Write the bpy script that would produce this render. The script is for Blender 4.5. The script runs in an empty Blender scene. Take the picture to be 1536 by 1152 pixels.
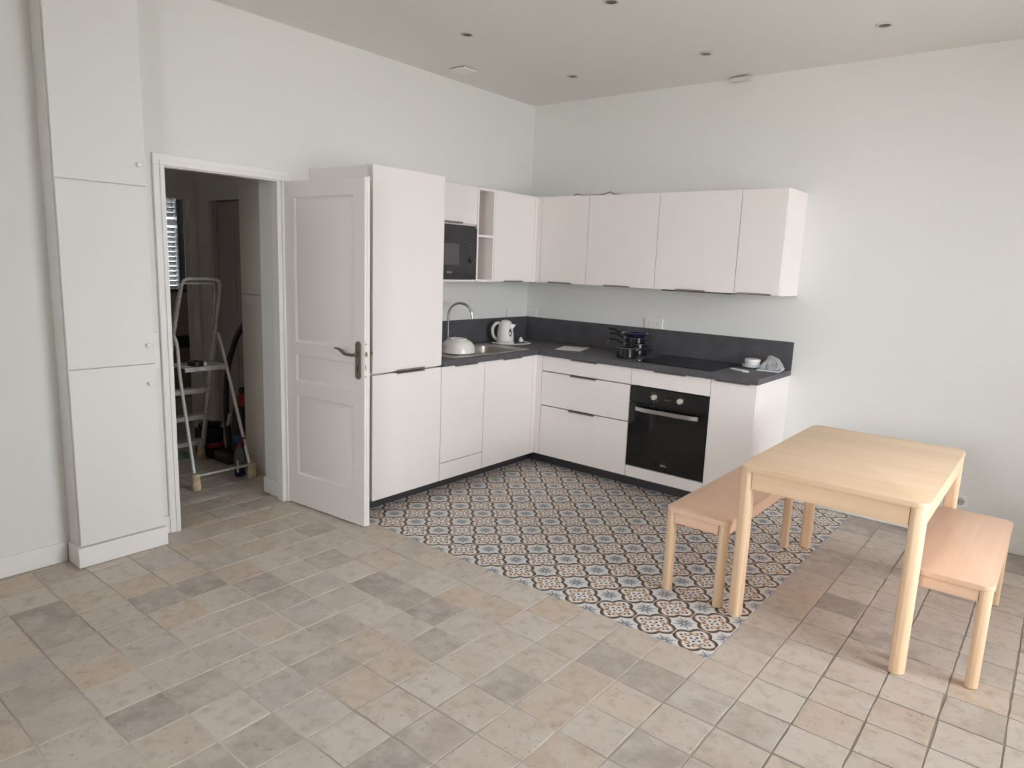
import bpy, bmesh, math, random
from mathutils import Vector, Matrix
R = math.radians
random.seed(7)
SC = bpy.context.scene
COL = SC.collection

# ------------------------------------------------------------------ camera
CAM_POS = Vector((3.876, -4.9896, 1.6066))
YAW, PITCH, ROLL, FPX = R(38.8082), R(-9.911), R(2.2129), 1033.04
cF = Vector((-math.sin(YAW) * math.cos(PITCH), math.cos(YAW) * math.cos(PITCH), math.sin(PITCH)))
cR0 = Vector((math.cos(YAW), math.sin(YAW), 0))
cU0 = cR0.cross(cF)
cR = cR0 * math.cos(ROLL) + cU0 * math.sin(ROLL)
cU = -cR0 * math.sin(ROLL) + cU0 * math.cos(ROLL)
cd = bpy.data.cameras.new('camera')
cam = bpy.data.objects.new('camera', cd)
COL.objects.link(cam)
cam.matrix_world = Matrix(((cR.x, cU.x, -cF.x, CAM_POS.x), (cR.y, cU.y, -cF.y, CAM_POS.y), (cR.z, cU.z, -cF.z, CAM_POS.z), (0, 0, 0, 1)))
cd.sensor_width = 36
cd.lens = FPX / 1536 * 36
cd.clip_start = 0.05
SC.camera = cam

# ------------------------------------------------------------------ world, daylight, exposure
SKY = 7.0
w = bpy.data.worlds.new('world')
SC.world = w
w.use_nodes = True
bg = w.node_tree.nodes['Background']
bg.inputs[0].default_value = (0.937, 0.975, 1.042, 1)
bg.inputs[1].default_value = SKY
SC.view_settings.view_transform = 'Standard'
SC.view_settings.look = 'None'
SC.view_settings.exposure = 1.03
SC.view_settings.gamma = 1
SC.view_settings.use_curve_mapping = False
SC.cycles.max_bounces = 12
SC.cycles.diffuse_bounces = 8
SC.cycles.glossy_bounces = 4
SC.cycles.transparent_max_bounces = 12
SC.cycles.sample_clamp_indirect = 8
SC.cycles.use_denoising = True
XR, YF, H = 5.7, -6.7, 2.958            # right wall, wall behind the camera, ceiling
WINS = [(-3.05, -1.15, 0.55, 2.65)]       # window of the right wall y0,y1,z0,z1
WINF = [(2.4, 3.7, 0.85, 2.65)]           # unseen window added behind the camera to light the hob wall x0,x1,z0,z1
def portal(name, loc, rot, sx, sy):
    l = bpy.data.lights.new(name, 'AREA')
    l.shape = 'RECTANGLE'; l.size = sx; l.size_y = sy
    l.cycles.is_portal = True
    o = bpy.data.objects.new(name, l); COL.objects.link(o)
    o.location = loc; o.rotation_euler = rot
for (y0, y1, z0, z1) in WINS:
    portal('window_portal', (XR + 0.32, (y0 + y1) / 2, (z0 + z1) / 2), (0, R(90), 0), z1 - z0, y1 - y0)

for (x0, x1, z0, z1) in WINF:
    portal('window_portal', ((x0 + x1) / 2, YF - 0.27, (z0 + z1) / 2), (R(90), 0, 0), x1 - x0, z1 - z0)

# ------------------------------------------------------------------ node helper
class N:
    """a socket with arithmetic that makes Math nodes"""
    def __init__(s, nt, v): s.nt, s.v = nt, v
    def op(s, o, *a, clamp=False):
        n = s.nt.nodes.new('ShaderNodeMath'); n.operation = o; n.use_clamp = clamp
        for i, x in enumerate((s,) + a):
            if isinstance(x, N): x = x.v
            if isinstance(x, (int, float)): n.inputs[i].default_value = x
            else: s.nt.links.new(x, n.inputs[i])
        return N(s.nt, n.outputs[0])
    def __add__(s, o): return s.op('ADD', o)
    def __sub__(s, o): return s.op('SUBTRACT', o)
    def __rsub__(s, o): return N(s.nt, o).op('SUBTRACT', s)
    def __mul__(s, o): return s.op('MULTIPLY', o)
    def __truediv__(s, o): return s.op('DIVIDE', o)
    def abs(s): return s.op('ABSOLUTE')
    def max(s, o): return s.op('MAXIMUM', o)
    def min(s, o): return s.op('MINIMUM', o)
    def sq(s): return s.op('POWER', 2)
    def sqrt(s): return s.op('SQRT')
    def lt(s, o): return s.op('LESS_THAN', o)
    def gt(s, o): return s.op('GREATER_THAN', o)

def S(c):   # sRGB 0..255 -> linear
    def f(v):
        v /= 255.0
        return v / 12.92 if v <= 0.04045 else ((v + 0.055) / 1.055) ** 2.4
    return (f(c[0]), f(c[1]), f(c[2]), 1)

def newmat(name):
    m = bpy.data.materials.new(name); m.use_nodes = True
    return m, m.node_tree, m.node_tree.nodes['Principled BSDF']

def mat(name, col, rough=0.5, metal=0.0, noise=0.0, nscale=8.0, bump=0.0, bscale=60.0, spec=0.5, coat=0.0, dark=None):
    m, nt, b = newmat(name)
    b.inputs['Base Color'].default_value = S(col)
    b.inputs['Roughness'].default_value = rough
    b.inputs['Metallic'].default_value = metal
    b.inputs['Specular IOR Level'].default_value = spec
    b.inputs['Coat Weight'].default_value = coat
    tc = nt.nodes.new('ShaderNodeTexCoord')
    if noise:
        n = nt.nodes.new('ShaderNodeTexNoise'); n.inputs['Scale'].default_value = nscale; n.inputs['Detail'].default_value = 4
        nt.links.new(tc.outputs['Object'], n.inputs['Vector'])
        x = nt.nodes.new('ShaderNodeMix'); x.data_type = 'RGBA'
        c2 = dark or tuple(v * (1 - noise) for v in col)
        x.inputs[6].default_value = S(col); x.inputs[7].default_value = S(c2)
        r = nt.nodes.new('ShaderNodeMapRange'); r.inputs[1].default_value = 0.35; r.inputs[2].default_value = 0.65
        nt.links.new(n.outputs[0], r.inputs[0]); nt.links.new(r.outputs[0], x.inputs[0])
        nt.links.new(x.outputs[2], b.inputs['Base Color'])
    if bump:
        n = nt.nodes.new('ShaderNodeTexNoise'); n.inputs['Scale'].default_value = bscale; n.inputs['Detail'].default_value = 3
        nt.links.new(tc.outputs['Object'], n.inputs['Vector'])
        bp = nt.nodes.new('ShaderNodeBump'); bp.inputs['Strength'].default_value = bump; bp.inputs['Distance'].default_value = 0.002
        nt.links.new(n.outputs[0], bp.inputs['Height']); nt.links.new(bp.outputs[0], b.inputs['Normal'])
    return m

M = {}
M['wall'] = mat('wall_paint', (229, 229, 225), 0.85, bump=0.08, bscale=90)
M['hallwall'] = mat('hall_paint', (232, 229, 223), 0.85, bump=0.08, bscale=90)
M['ceil'] = mat('ceiling_paint', (231, 229, 225), 0.9)
M['trim'] = mat('white_gloss_trim', (236, 235, 231), 0.35)
M['door'] = mat('door_white', (237, 233, 228), 0.45, bump=0.06, bscale=120)
M['lac'] = mat('cabinet_laminate', (240, 234, 230), 0.42)
M['carcass'] = mat('cabinet_carcass', (226, 222, 214), 0.6)
M['niche'] = mat('shelf_inside', (205, 200, 188), 0.6)
M['plinth'] = mat('plinth_dark', (62, 60, 62), 0.6)
M['top'] = mat('worktop_slate', (92, 90, 94), 0.5, noise=0.12, nscale=22, dark=(78, 77, 81), bump=0.1, bscale=200)
M['splash'] = mat('splash_slate', (84, 82, 86), 0.6, noise=0.12, nscale=10, dark=(74, 73, 77))
M['hand'] = mat('handle_anodised', (132, 122, 117), 0.45, metal=0.35)
M['bglass'] = mat('black_glass', (17, 17, 19), 0.06)
M['hobglass'] = mat('hob_glass', (19, 19, 21), 0.10)
M['ovenpanel'] = mat('oven_panel', (23, 23, 25), 0.22)
M['mwin'] = mat('microwave_window', (88, 86, 88), 0.15)
M['mglass'] = mat('microwave_glass', (50, 49, 52), 0.18)
M['steel'] = mat('brushed_steel', (176, 172, 168), 0.28, metal=1.0)
M['knobm'] = mat('oven_knob', (214, 204, 192), 0.35, metal=0.5)
M['nickel'] = mat('satin_nickel', (150, 136, 124), 0.3, metal=1.0)
M['chrome'] = mat('chrome', (205, 205, 208), 0.08, metal=1.0)
M['alu'] = mat('aluminium', (232, 232, 230), 0.2, metal=0.35)
M['sink'] = mat('sink_steel', (196, 190, 184), 0.4, metal=0.9)
M['ceram'] = mat('white_ceramic', (232, 229, 224), 0.12)
M['plastic'] = mat('white_plastic', (235, 232, 226), 0.35)
M['lgrey'] = mat('light_grey_print', (178, 178, 180), 0.5)
M['kwin'] = mat('kettle_gauge', (84, 92, 106), 0.2)
M['black'] = mat('black_plastic', (24, 24, 26), 0.4)
M['vac'] = mat('vacuum_black', (40, 38, 40), 0.45)
M['pan'] = mat('pan_black', (20, 20, 25), 0.22, coat=0.4)
M['panblue'] = mat('pan_blue_black', (24, 24, 62), 0.2, coat=0.4)
M['red'] = mat('red_plastic', (136, 26, 28), 0.4)
M['blue'] = mat('blue_plastic', (30, 74, 132), 0.35)
M['navy'] = mat('navy_fabric', (34, 40, 52), 0.8, bump=0.3)
M['bluedet'] = mat('blue_liquid', (20, 34, 92), 0.15)
M['clear'] = mat('clear_glass_grey', (208, 209, 206), 0.12)
M['pet'] = mat('clear_bottle', (150, 152, 154), 0.1)
M['pet'].node_tree.nodes['Principled BSDF'].inputs['Alpha'].default_value = 0.4
M['green'] = mat('green_cloth', (120, 152, 112), 0.9, bump=0.3, bscale=30)
M['paperm'] = mat('paper_white', (226, 224, 222), 0.8)
M['sock'] = mat('felt_sock', (222, 205, 166), 0.95, noise=0.2, nscale=30, bump=0.5)
M['bookcov'] = mat('booklet_blue', (108, 126, 158), 0.5, noise=0.5, nscale=14, dark=(178, 190, 206))
M['brownwall'] = mat('brown_wall', (172, 152, 140), 0.7)
M['slatm'] = mat('shutter_slat', (96, 97, 97), 0.45)
M['hallcab'] = mat('hall_cupboard_laminate', (226, 219, 208), 0.5)
M['darkdoor'] = mat('dark_door', (176, 171, 171), 0.5)
M['vent'] = mat('vent_grey', (214, 211, 206), 0.6)
M['spot'] = mat('spot_metal', (150, 146, 140), 0.35, metal=0.6)
M['spotin'] = mat('spot_inside', (92, 90, 86), 0.4)
M['spotrim'] = mat('spot_rim', (205, 202, 196), 0.4)
M['slab'] = mat('bounce_paving', (205, 201, 194), 0.9)
M['dark'] = mat('dark_slot', (40, 38, 36), 0.7)

def glassmat():
    m, nt, b = newmat('window_glass')
    o = nt.nodes['Material Output']
    t = nt.nodes.new('ShaderNodeBsdfTransparent'); g = nt.nodes.new('ShaderNodeBsdfGlossy')
    g.inputs['Roughness'].default_value = 0.02
    f = nt.nodes.new('ShaderNodeFresnel'); f.inputs[0].default_value = 1.45
    x = nt.nodes.new('ShaderNodeMixShader')
    nt.links.new(f.outputs[0], x.inputs[0]); nt.links.new(t.outputs[0], x.inputs[1]); nt.links.new(g.outputs[0], x.inputs[2])
    nt.links.new(x.outputs[0], o.inputs[0]); nt.nodes.remove(b)
    return m
M['glass'] = glassmat()

def bagmat():
    m, nt, b = newmat('clear_plastic_bag')
    b.inputs['Base Color'].default_value = S((224, 224, 218)); b.inputs['Roughness'].default_value = 0.15
    b.inputs['Alpha'].default_value = 0.36
    return m
M['bag'] = bagmat()

def woodmat(name, c1, c2, axis, plank=None):
    m, nt, b = newmat(name)
    tc = nt.nodes.new('ShaderNodeTexCoord'); mp = nt.nodes.new('ShaderNodeMapping')
    sc = [26.0, 26.0, 26.0]; sc[axis] = 1.3
    mp.inputs['Scale'].default_value = sc
    n = nt.nodes.new('ShaderNodeTexNoise'); n.inputs['Scale'].default_value = 1.6; n.inputs['Detail'].default_value = 6; n.inputs['Roughness'].default_value = 0.6
    mp2 = nt.nodes.new('ShaderNodeMapping'); s2 = [7.0, 7.0, 7.0]; s2[axis] = 0.35; mp2.inputs['Scale'].default_value = s2
    n2 = nt.nodes.new('ShaderNodeTexNoise'); n2.inputs['Scale'].default_value = 1.2; n2.inputs['Detail'].default_value = 2
    nt.links.new(tc.outputs['Object'], mp.inputs[0]); nt.links.new(mp.outputs[0], n.inputs['Vector'])
    nt.links.new(tc.outputs['Object'], mp2.inputs[0]); nt.links.new(mp2.outputs[0], n2.inputs['Vector'])
    a = N(nt, n.outputs[0]) * 0.55 + N(nt, n2.outputs[0]) * 0.45
    if plank is not None:
        sp = nt.nodes.new('ShaderNodeSeparateXYZ'); nt.links.new(tc.outputs['Object'], sp.inputs[0])
        k = (N(nt, sp.outputs[plank]) / 0.118 + 0.37).op('FLOOR')
        wn = nt.nodes.new('ShaderNodeTexWhiteNoise'); wn.noise_dimensions = '1D'; nt.links.new(k.v, wn.inputs['W'])
        a = a + (N(nt, wn.outputs['Value']) - 0.5) * 0.16
    r = nt.nodes.new('ShaderNodeMapRange'); r.inputs[1].default_value = 0.36; r.inputs[2].default_value = 0.64
    nt.links.new(a.v, r.inputs[0])
    x = nt.nodes.new('ShaderNodeMix'); x.data_type = 'RGBA'
    x.inputs[6].default_value = S(c1); x.inputs[7].default_value = S(c2)
    nt.links.new(r.outputs[0], x.inputs[0]); nt.links.new(x.outputs[2], b.inputs['Base Color'])
    b.inputs['Roughness'].default_value = 0.42
    bp = nt.nodes.new('ShaderNodeBump'); bp.inputs['Strength'].default_value = 0.05; bp.inputs['Distance'].default_value = 0.001
    nt.links.new(n.outputs[0], bp.inputs['Height']); nt.links.new(bp.outputs[0], b.inputs['Normal'])
    return m
TC1, TC2 = (244, 215, 181), (233, 200, 162)
M['tabx'] = woodmat('table_wood_x', TC1, TC2, 0, 1)
M['taby'] = woodmat('table_wood_y', TC1, TC2, 1)
M['tabz'] = woodmat('table_wood_z', TC1, TC2, 2)
BC1, BC2 = (240, 205, 177), (230, 191, 161)
M['benx'] = woodmat('bench_wood_x', BC1, BC2, 0)
M['beny'] = woodmat('bench_wood_y', BC1, BC2, 1)
M['benz'] = woodmat('bench_wood_z', (233, 204, 170), (222, 190, 153), 2)

def mixn(nt, a, b, f):
    x = nt.nodes.new('ShaderNodeMix'); x.data_type = 'RGBA'
    for i, v in ((6, a), (7, b)):
        if isinstance(v, tuple): x.inputs[i].default_value = v
        else: nt.links.new(v, x.inputs[i])
    if isinstance(f, N): f = f.v
    if isinstance(f, (int, float)): x.inputs[0].default_value = f
    else: nt.links.new(f, x.inputs[0])
    return x.outputs[2]

def stonemat(name, island):
    """worn beige-grey stone-look tile: each tile its own tone, mottled"""
    m, nt, b = newmat(name)
    if island:
        g = nt.nodes.new('ShaderNodeNewGeometry'); rnd = g.outputs['Random Per Island']
    else:
        g = nt.nodes.new('ShaderNodeObjectInfo'); rnd = g.outputs['Random']
    cr = nt.nodes.new('ShaderNodeValToRGB'); cr.color_ramp.interpolation = 'CONSTANT'
    tones = [(197, 184, 171), (190, 179, 168), (200, 185, 168), (181, 169, 158), (194, 182, 171), (200, 181, 160), (164, 153, 143),
             (199, 187, 175), (187, 177, 168), (194, 177, 159), (203, 192, 180), (174, 163, 152), (196, 182, 168), (190, 180, 170)]
    els = cr.color_ramp.elements
    while len(els) < len(tones): els.new(1.0)
    for i, t in enumerate(tones):
        els[i].position = i / len(tones); els[i].color = S(t)
    nt.links.new(rnd, cr.inputs[0])
    geo = nt.nodes.new('ShaderNodeNewGeometry')
    ad = nt.nodes.new('ShaderNodeVectorMath'); ad.operation = 'ADD'
    cb = nt.nodes.new('ShaderNodeCombineXYZ'); k = N(nt, rnd) * 37.0; nt.links.new(k.v, cb.inputs[2])
    nt.links.new(geo.outputs['Position'], ad.inputs[0]); nt.links.new(cb.outputs[0], ad.inputs[1])
    n1 = nt.nodes.new('ShaderNodeTexNoise'); n1.inputs['Scale'].default_value = 9; n1.inputs['Detail'].default_value = 5; n1.inputs['Roughness'].default_value = 0.65
    n2 = nt.nodes.new('ShaderNodeTexNoise'); n2.inputs['Scale'].default_value = 55; n2.inputs['Detail'].default_value = 3
    n3 = nt.nodes.new('ShaderNodeTexNoise'); n3.inputs['Scale'].default_value = 19; n3.inputs['Detail'].default_value = 4
    for n in (n1, n2, n3): nt.links.new(ad.outputs[0], n.inputs['Vector'])
    def rng(s, a, c, lo, hi):
        r = nt.nodes.new('ShaderNodeMapRange'); r.inputs[1].default_value = a; r.inputs[2].default_value = c; r.inputs[3].default_value = lo; r.inputs[4].default_value = hi
        nt.links.new(s, r.inputs[0]); return r.outputs[0]
    c = mixn(nt, cr.outputs[0], S((204, 195, 185)), rng(n1.outputs[0], 0.40, 0.66, 0, 0.75))
    c = mixn(nt, c, S((152, 137, 124)), rng(n3.outputs[0], 0.50, 0.75, 0, 0.5))
    c = mixn(nt, c, S((118, 108, 100)), rng(n2.outputs[0], 0.64, 0.74, 0, 0.55))
    # pale plaster dust trodden into the tiles of the doorway
    sp = nt.nodes.new('ShaderNodeSeparateXYZ'); nt.links.new(geo.outputs['Position'], sp.inputs[0])
    dx = N(nt, sp.outputs[0]) + 0.41 + (N(nt, n3.outputs[0]) - 0.5) * 0.12; dy = ((N(nt, sp.outputs[1]) + 2.83).abs() - 0.10).max(0.0)
    dd = (dx.sq() * 6.0 + dy.sq()).sqrt() + (N(nt, n2.outputs[0]) - 0.5) * 0.10
    c = mixn(nt, c, S((226, 222, 216)), rng(dd.v, 0.02, 0.13, 0.75, 0.0))
    nt.links.new(c, b.inputs['Base Color'])
    nt.links.new(rng(n1.outputs[0], 0.3, 0.7, 0.42, 0.62), b.inputs['Roughness'])
    b.inputs['Specular IOR Level'].default_value = 0.4
    bp = nt.nodes.new('ShaderNodeBump'); bp.inputs['Strength'].default_value = 0.25; bp.inputs['Distance'].default_value = 0.0015
    h = N(nt, n1.outputs[0]) + N(nt, n2.outputs[0]) * 0.3
    nt.links.new(h.v, bp.inputs['Height']); nt.links.new(bp.outputs[0], b.inputs['Normal'])
    return m
M['stone'] = stonemat('stone_tile', False)
M['stoneI'] = stonemat('stone_tile_field', True)

def groutmat():
    m, nt, b = newmat('grout')
    geo = nt.nodes.new('ShaderNodeNewGeometry')
    n = nt.nodes.new('ShaderNodeTexNoise'); n.inputs['Scale'].default_value = 1.1; n.inputs['Detail'].default_value = 3
    nt.links.new(geo.outputs['Position'], n.inputs['Vector'])
    r = nt.nodes.new('ShaderNodeMapRange'); r.inputs[1].default_value = 0.42; r.inputs[2].default_value = 0.6
    nt.links.new(n.outputs[0], r.inputs[0])
    sp = nt.nodes.new('ShaderNodeSeparateXYZ'); nt.links.new(geo.outputs['Position'], sp.inputs[0])
    r2 = nt.nodes.new('ShaderNodeMapRange'); r2.inputs[1].default_value = 2.7; r2.inputs[2].default_value = 3.3; nt.links.new(sp.outputs[0], r2.inputs[0])
    f = (N(nt, r.outputs[0]) * 0.6).max(N(nt, r2.outputs[0]) * 0.9)
    nt.links.new(mixn(nt, S((208, 200, 189)), S((138, 127, 117)), f), b.inputs['Base Color'])
    b.inputs['Roughness'].default_value = 0.95
    return m
M['grout'] = groutmat()

def cementmat():
    """patterned cement tile: lobed brown medallion in the middle, quarter flowers at the corners"""
    m, nt, b = newmat('cement_tile_print')
    tc = nt.nodes.new('ShaderNodeTexCoord'); sp = nt.nodes.new('ShaderNodeSeparateXYZ')
    nt.links.new(tc.outputs['Object'], sp.inputs[0])
    u = N(nt, sp.outputs[0]) * 10.0; v = N(nt, sp.outputs[1]) * 10.0
    au, av = u.abs(), v.abs()
    s = (u + v) * 0.70711; t = (u - v) * 0.70711
    qs, qt = s.abs(), t.abs()
    mx, mn = qs.max(qt), qs.min(qt)
    lobe = 0.89 - ((mn - 0.36) / 0.36).sq() * 0.135
    d = lobe - mx
    inside = d.gt(0.0)
    outer = inside
    white = S((226, 222, 217)); cream = S((219, 200, 180)); gold = S((146, 112, 82)); dk = S((60, 50, 46)); brown = S((106, 88, 76)); ink = S((52, 54, 62))
    # field with flower at tile corner
    du = 1 - au; dv = 1 - av
    fs = ((du + dv) * 0.70711); ft = ((du - dv) * 0.70711).abs()
    rho = (du.sq() + dv.sq()).sqrt()
    a1 = fs.max(ft); a2 = fs.min(ft)
    g = a2 / (a1 + 0.0001)
    arm = (a2 - (0.075 - (a1 - 0.20).abs() * 0.20)).lt(0.0) * a1.lt(0.55)
    leaf = (((a1 - a2) * 0.7071).abs() - 0.062 + ((a1 + a2) * 0.7071 - 0.24).abs() * 0.2).lt(0.0) * rho.lt(0.40)
    dots = ((a1 - 0.30).sq() + (a2 - 0.13).sq()).sqrt().lt(0.042)
    pet = arm.max(leaf).max(dots) * rho.gt(0.05)
    col = mixn(nt, S((219, 217, 213)), S((146, 152, 160)), pet)
    dkp = (arm.max(leaf)) * rho.lt(0.24) * rho.gt(0.09)
    col = mixn(nt, col, S((124, 130, 140)), dkp)
    col = mixn(nt, col, white, inside)
    # scrolls
    r1 = ((mx - 0.47).sq() + (mn - 0.175).sq()).sqrt()
    ring = (r1 - 0.125).abs().lt(0.036) * mx.lt(0.53)
    stem = ((mx - 0.56).abs().lt(0.14)) * mn.lt(0.075)
    tip = ((mx - 0.50).sq() + (mn - 0.265).sq()).sqrt().lt(0.055)
    col = mixn(nt, col, gold, ring.max(stem).max(tip) * inside)
    col = mixn(nt, col, cream, r1.lt(0.085) * (1 - tip))
    # diamonds
    di = ((qs - 0.47).abs() + (qt - 0.47).abs()).lt(0.10)
    di2 = ((qs - 0.135).abs().max((qt - 0.135).abs())).lt(0.06)
    ctr = ((qs + qt)).lt(0.06)
    col = mixn(nt, col, ink, di.max(di2).max(ctr))
    # outline bands
    band = outer * d.gt(0.0)
    col = mixn(nt, col, cream, band * d.lt(0.225))
    col = mixn(nt, col, brown, band * d.lt(0.17))
    col = mixn(nt, col, dk, band * d.lt(0.095))
    tips = au.max(av).gt(0.972) * inside
    col = mixn(nt, col, cream, tips)
    # printing wear
    nz = nt.nodes.new('ShaderNodeTexNoise'); nz.inputs['Scale'].default_value = 40; nz.inputs['Detail'].default_value = 3
    geo = nt.nodes.new('ShaderNodeNewGeometry'); nt.links.new(geo.outputs['Position'], nz.inputs['Vector'])
    rr = nt.nodes.new('ShaderNodeMapRange'); rr.inputs[1].default_value = 0.45; rr.inputs[2].default_value = 0.8; rr.inputs[3].default_value = 0; rr.inputs[4].default_value = 0.3
    nt.links.new(nz.outputs[0], rr.inputs[0])
    col = mixn(nt, col, S((196, 188, 178)), rr.outputs[0])
    nt.links.new(col, b.inputs['Base Color'])
    b.inputs['Roughness'].default_value = 0.5; b.inputs['Specular IOR Level'].default_value = 0.35
    return m
M['cement'] = cementmat()

def sheetmat():
    m, nt, b = newmat('printed_sheet')
    tc = nt.nodes.new('ShaderNodeTexCoord'); sp = nt.nodes.new('ShaderNodeSeparateXYZ'); nt.links.new(tc.outputs['Object'], sp.inputs[0])
    x, y = N(nt, sp.outputs[0]), N(nt, sp.outputs[1])
    n = nt.nodes.new('ShaderNodeTexNoise'); n.inputs['Scale'].default_value = 90; nt.links.new(tc.outputs['Object'], n.inputs['Vector'])
    line = (y * 70.0).op('FRACT').lt(0.4) * x.abs().lt(0.09) * y.abs().lt(0.125) * N(nt, n.outputs[0]).gt(0.5)
    head = (y - 0.10).abs().lt(0.018) * x.abs().lt(0.085) * N(nt, n.outputs[0]).gt(0.47)
    c = mixn(nt, S((250, 249, 248)), S((200, 200, 204)), line)
    c = mixn(nt, c, S((70, 70, 76)), head)
    nt.links.new(c, b.inputs['Base Color']); b.inputs['Roughness'].default_value = 0.7
    return m
M['sheet'] = sheetmat()

def paintedalu():
    m, nt, b = newmat('paint_splashed_aluminium')
    geo = nt.nodes.new('ShaderNodeNewGeometry')
    n = nt.nodes.new('ShaderNodeTexNoise'); n.inputs['Scale'].default_value = 75; n.inputs['Detail'].default_value = 3
    nt.links.new(geo.outputs['Position'], n.inputs['Vector'])
    f = N(nt, n.outputs[0]).gt(0.56)
    nt.links.new(mixn(nt, S((190, 188, 184)), S((216, 213, 207)), f), b.inputs['Base Color'])
    mt = (1 - f) * 0.6
    nt.links.new(mt.v, b.inputs['Metallic'])
    b.inputs['Roughness'].default_value = 0.4
    return m
M['palu'] = paintedalu()

# ------------------------------------------------------------------ mesh helpers
def B(): return bmesh.new()
def box(bm, x0, x1, y0, y1, z0, z1, bev=0.0, seg=1):
    x0, x1 = min(x0, x1), max(x0, x1); y0, y1 = min(y0, y1), max(y0, y1); z0, z1 = min(z0, z1), max(z0, z1)
    vs = [bm.verts.new(p) for p in ((x0, y0, z0), (x1, y0, z0), (x1, y1, z0), (x0, y1, z0), (x0, y0, z1), (x1, y0, z1), (x1, y1, z1), (x0, y1, z1))]
    fs = [bm.faces.new([vs[i] for i in q]) for q in ((0, 3, 2, 1), (4, 5, 6, 7), (0, 1, 5, 4), (1, 2, 6, 5), (2, 3, 7, 6), (3, 0, 4, 7))]
    if bev:
        es = {e for f in fs for e in f.edges}
        bmesh.ops.bevel(bm, geom=list(es), offset=bev, segments=seg, profile=0.5, affect='EDGES')
    return bm
def bx(*a, **k): return box(B(), *a, **k)
def prism(bm, pts, z0, z1, bev=0.0, seg=1):
    """extrude a polygon of (x,y) from z0 to z1"""
    lo = [bm.verts.new((p[0], p[1], z0)) for p in pts]; hi = [bm.verts.new((p[0], p[1], z1)) for p in pts]
    n = len(pts)
    f1 = bm.faces.new(list(reversed(lo))); f2 = bm.faces.new(hi)
    for i in range(n): bm.faces.new((lo[i], lo[(i + 1) % n], hi[(i + 1) % n], hi[i]))
    if bev:
        bmesh.ops.bevel(bm, geom=list(f2.edges) + list(f1.edges), offset=bev, segments=seg, profile=0.5, affect='EDGES')
    return bm
def rrect(x0, x1, y0, y1, r, n=6):
    if not isinstance(r, (tuple, list)): r = (r,) * 4
    out = []
    for (cx, cy, a0, rr) in ((x1 - r[0], y1 - r[0], 0, r[0]), (x0 + r[1], y1 - r[1], 90, r[1]), (x0 + r[2], y0 + r[2], 180, r[2]), (x1 - r[3], y0 + r[3], 270, r[3])):
        for k in range(n + 1):
            a = R(a0 + 90 * k / n); out.append((cx + rr * math.cos(a), cy + rr * math.sin(a)))
    return out
def lathe(bm, prof, c=(0, 0, 0), n=28, cap0=True, cap1=True, axis='z'):
    """prof: (radius, height) list"""
    rings = []
    for r, z in prof:
        ring = []
        for k in range(n):
            a = 2 * math.pi * k / n
            p = (r * math.cos(a), r * math.sin(a), z)
            if axis == 'x': p = (p[2], p[0], p[1])
            elif axis == 'y': p = (p[1], p[2], p[0])
            ring.append(bm.verts.new((c[0] + p[0], c[1] + p[1], c[2] + p[2])))
        rings.append(ring)
    for a, b_ in zip(rings, rings[1:]):
        for k in range(n): bm.faces.new((a[k], a[(k + 1) % n], b_[(k + 1) % n], b_[k]))
    if cap0: bm.faces.new(list(reversed(rings[0])))
    if cap1: bm.faces.new(rings[-1])
    return bm
def tube(bm, pts, r, n=10, closed=False):
    pts = [Vector(p) for p in pts]; m = len(pts)
    rs = r if isinstance(r, (list, tuple)) else [r] * m
    up = None; rings = []
    for i, p in enumerate(pts):
        if closed: t = pts[(i + 1) % m] - pts[i - 1]
        else: t = pts[min(i + 1, m - 1)] - pts[max(i - 1, 0)]
        t.normalize()
        if up is None:
            up = Vector((0, 0, 1)) if abs(t.z) < 0.9 else Vector((1, 0, 0))
        side = t.cross(up); side.normalize(); up = side.cross(t); up.normalize()
        rings.append([bm.verts.new(p + (side * math.cos(2 * math.pi * k / n) + up * math.sin(2 * math.pi * k / n)) * rs[i]) for k in range(n)])
    for i in range(m if closed else m - 1):
        a, b_ = rings[i], rings[(i + 1) % m]
        for k in range(n): bm.faces.new((a[k], a[(k + 1) % n], b_[(k + 1) % n], b_[k]))
    if not closed:
        bm.faces.new(list(reversed(rings[0]))); bm.faces.new(rings[-1])
    return bm
def arc(c, r, a0, a1, n, ax=(1, 0, 0), ay=(0, 0, 1)):
    c, ax, ay = Vector(c), Vector(ax), Vector(ay)
    return [c + ax * (r * math.cos(R(a0 + (a1 - a0) * k / n))) + ay * (r * math.sin(R(a0 + (a1 - a0) * k / n))) for k in range(n + 1)]
def smoothpath(pts, k=6):
    """Catmull-Rom"""
    P = [Vector(p) for p in pts]; P = [P[0] * 2 - P[1]] + P + [P[-1] * 2 - P[-2]]; out = []
    for i in range(1, len(P) - 2):
        for j in range(k):
            t = j / k; a, b_, c, d_ = P[i - 1], P[i], P[i + 1], P[i + 2]
            out.append(0.5 * ((2 * b_) + (c - a) * t + (2 * a - 5 * b_ + 4 * c - d_) * t * t + (3 * b_ - a - 3 * c + d_) * t ** 3))
    out.append(P[-2]); return out

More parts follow.
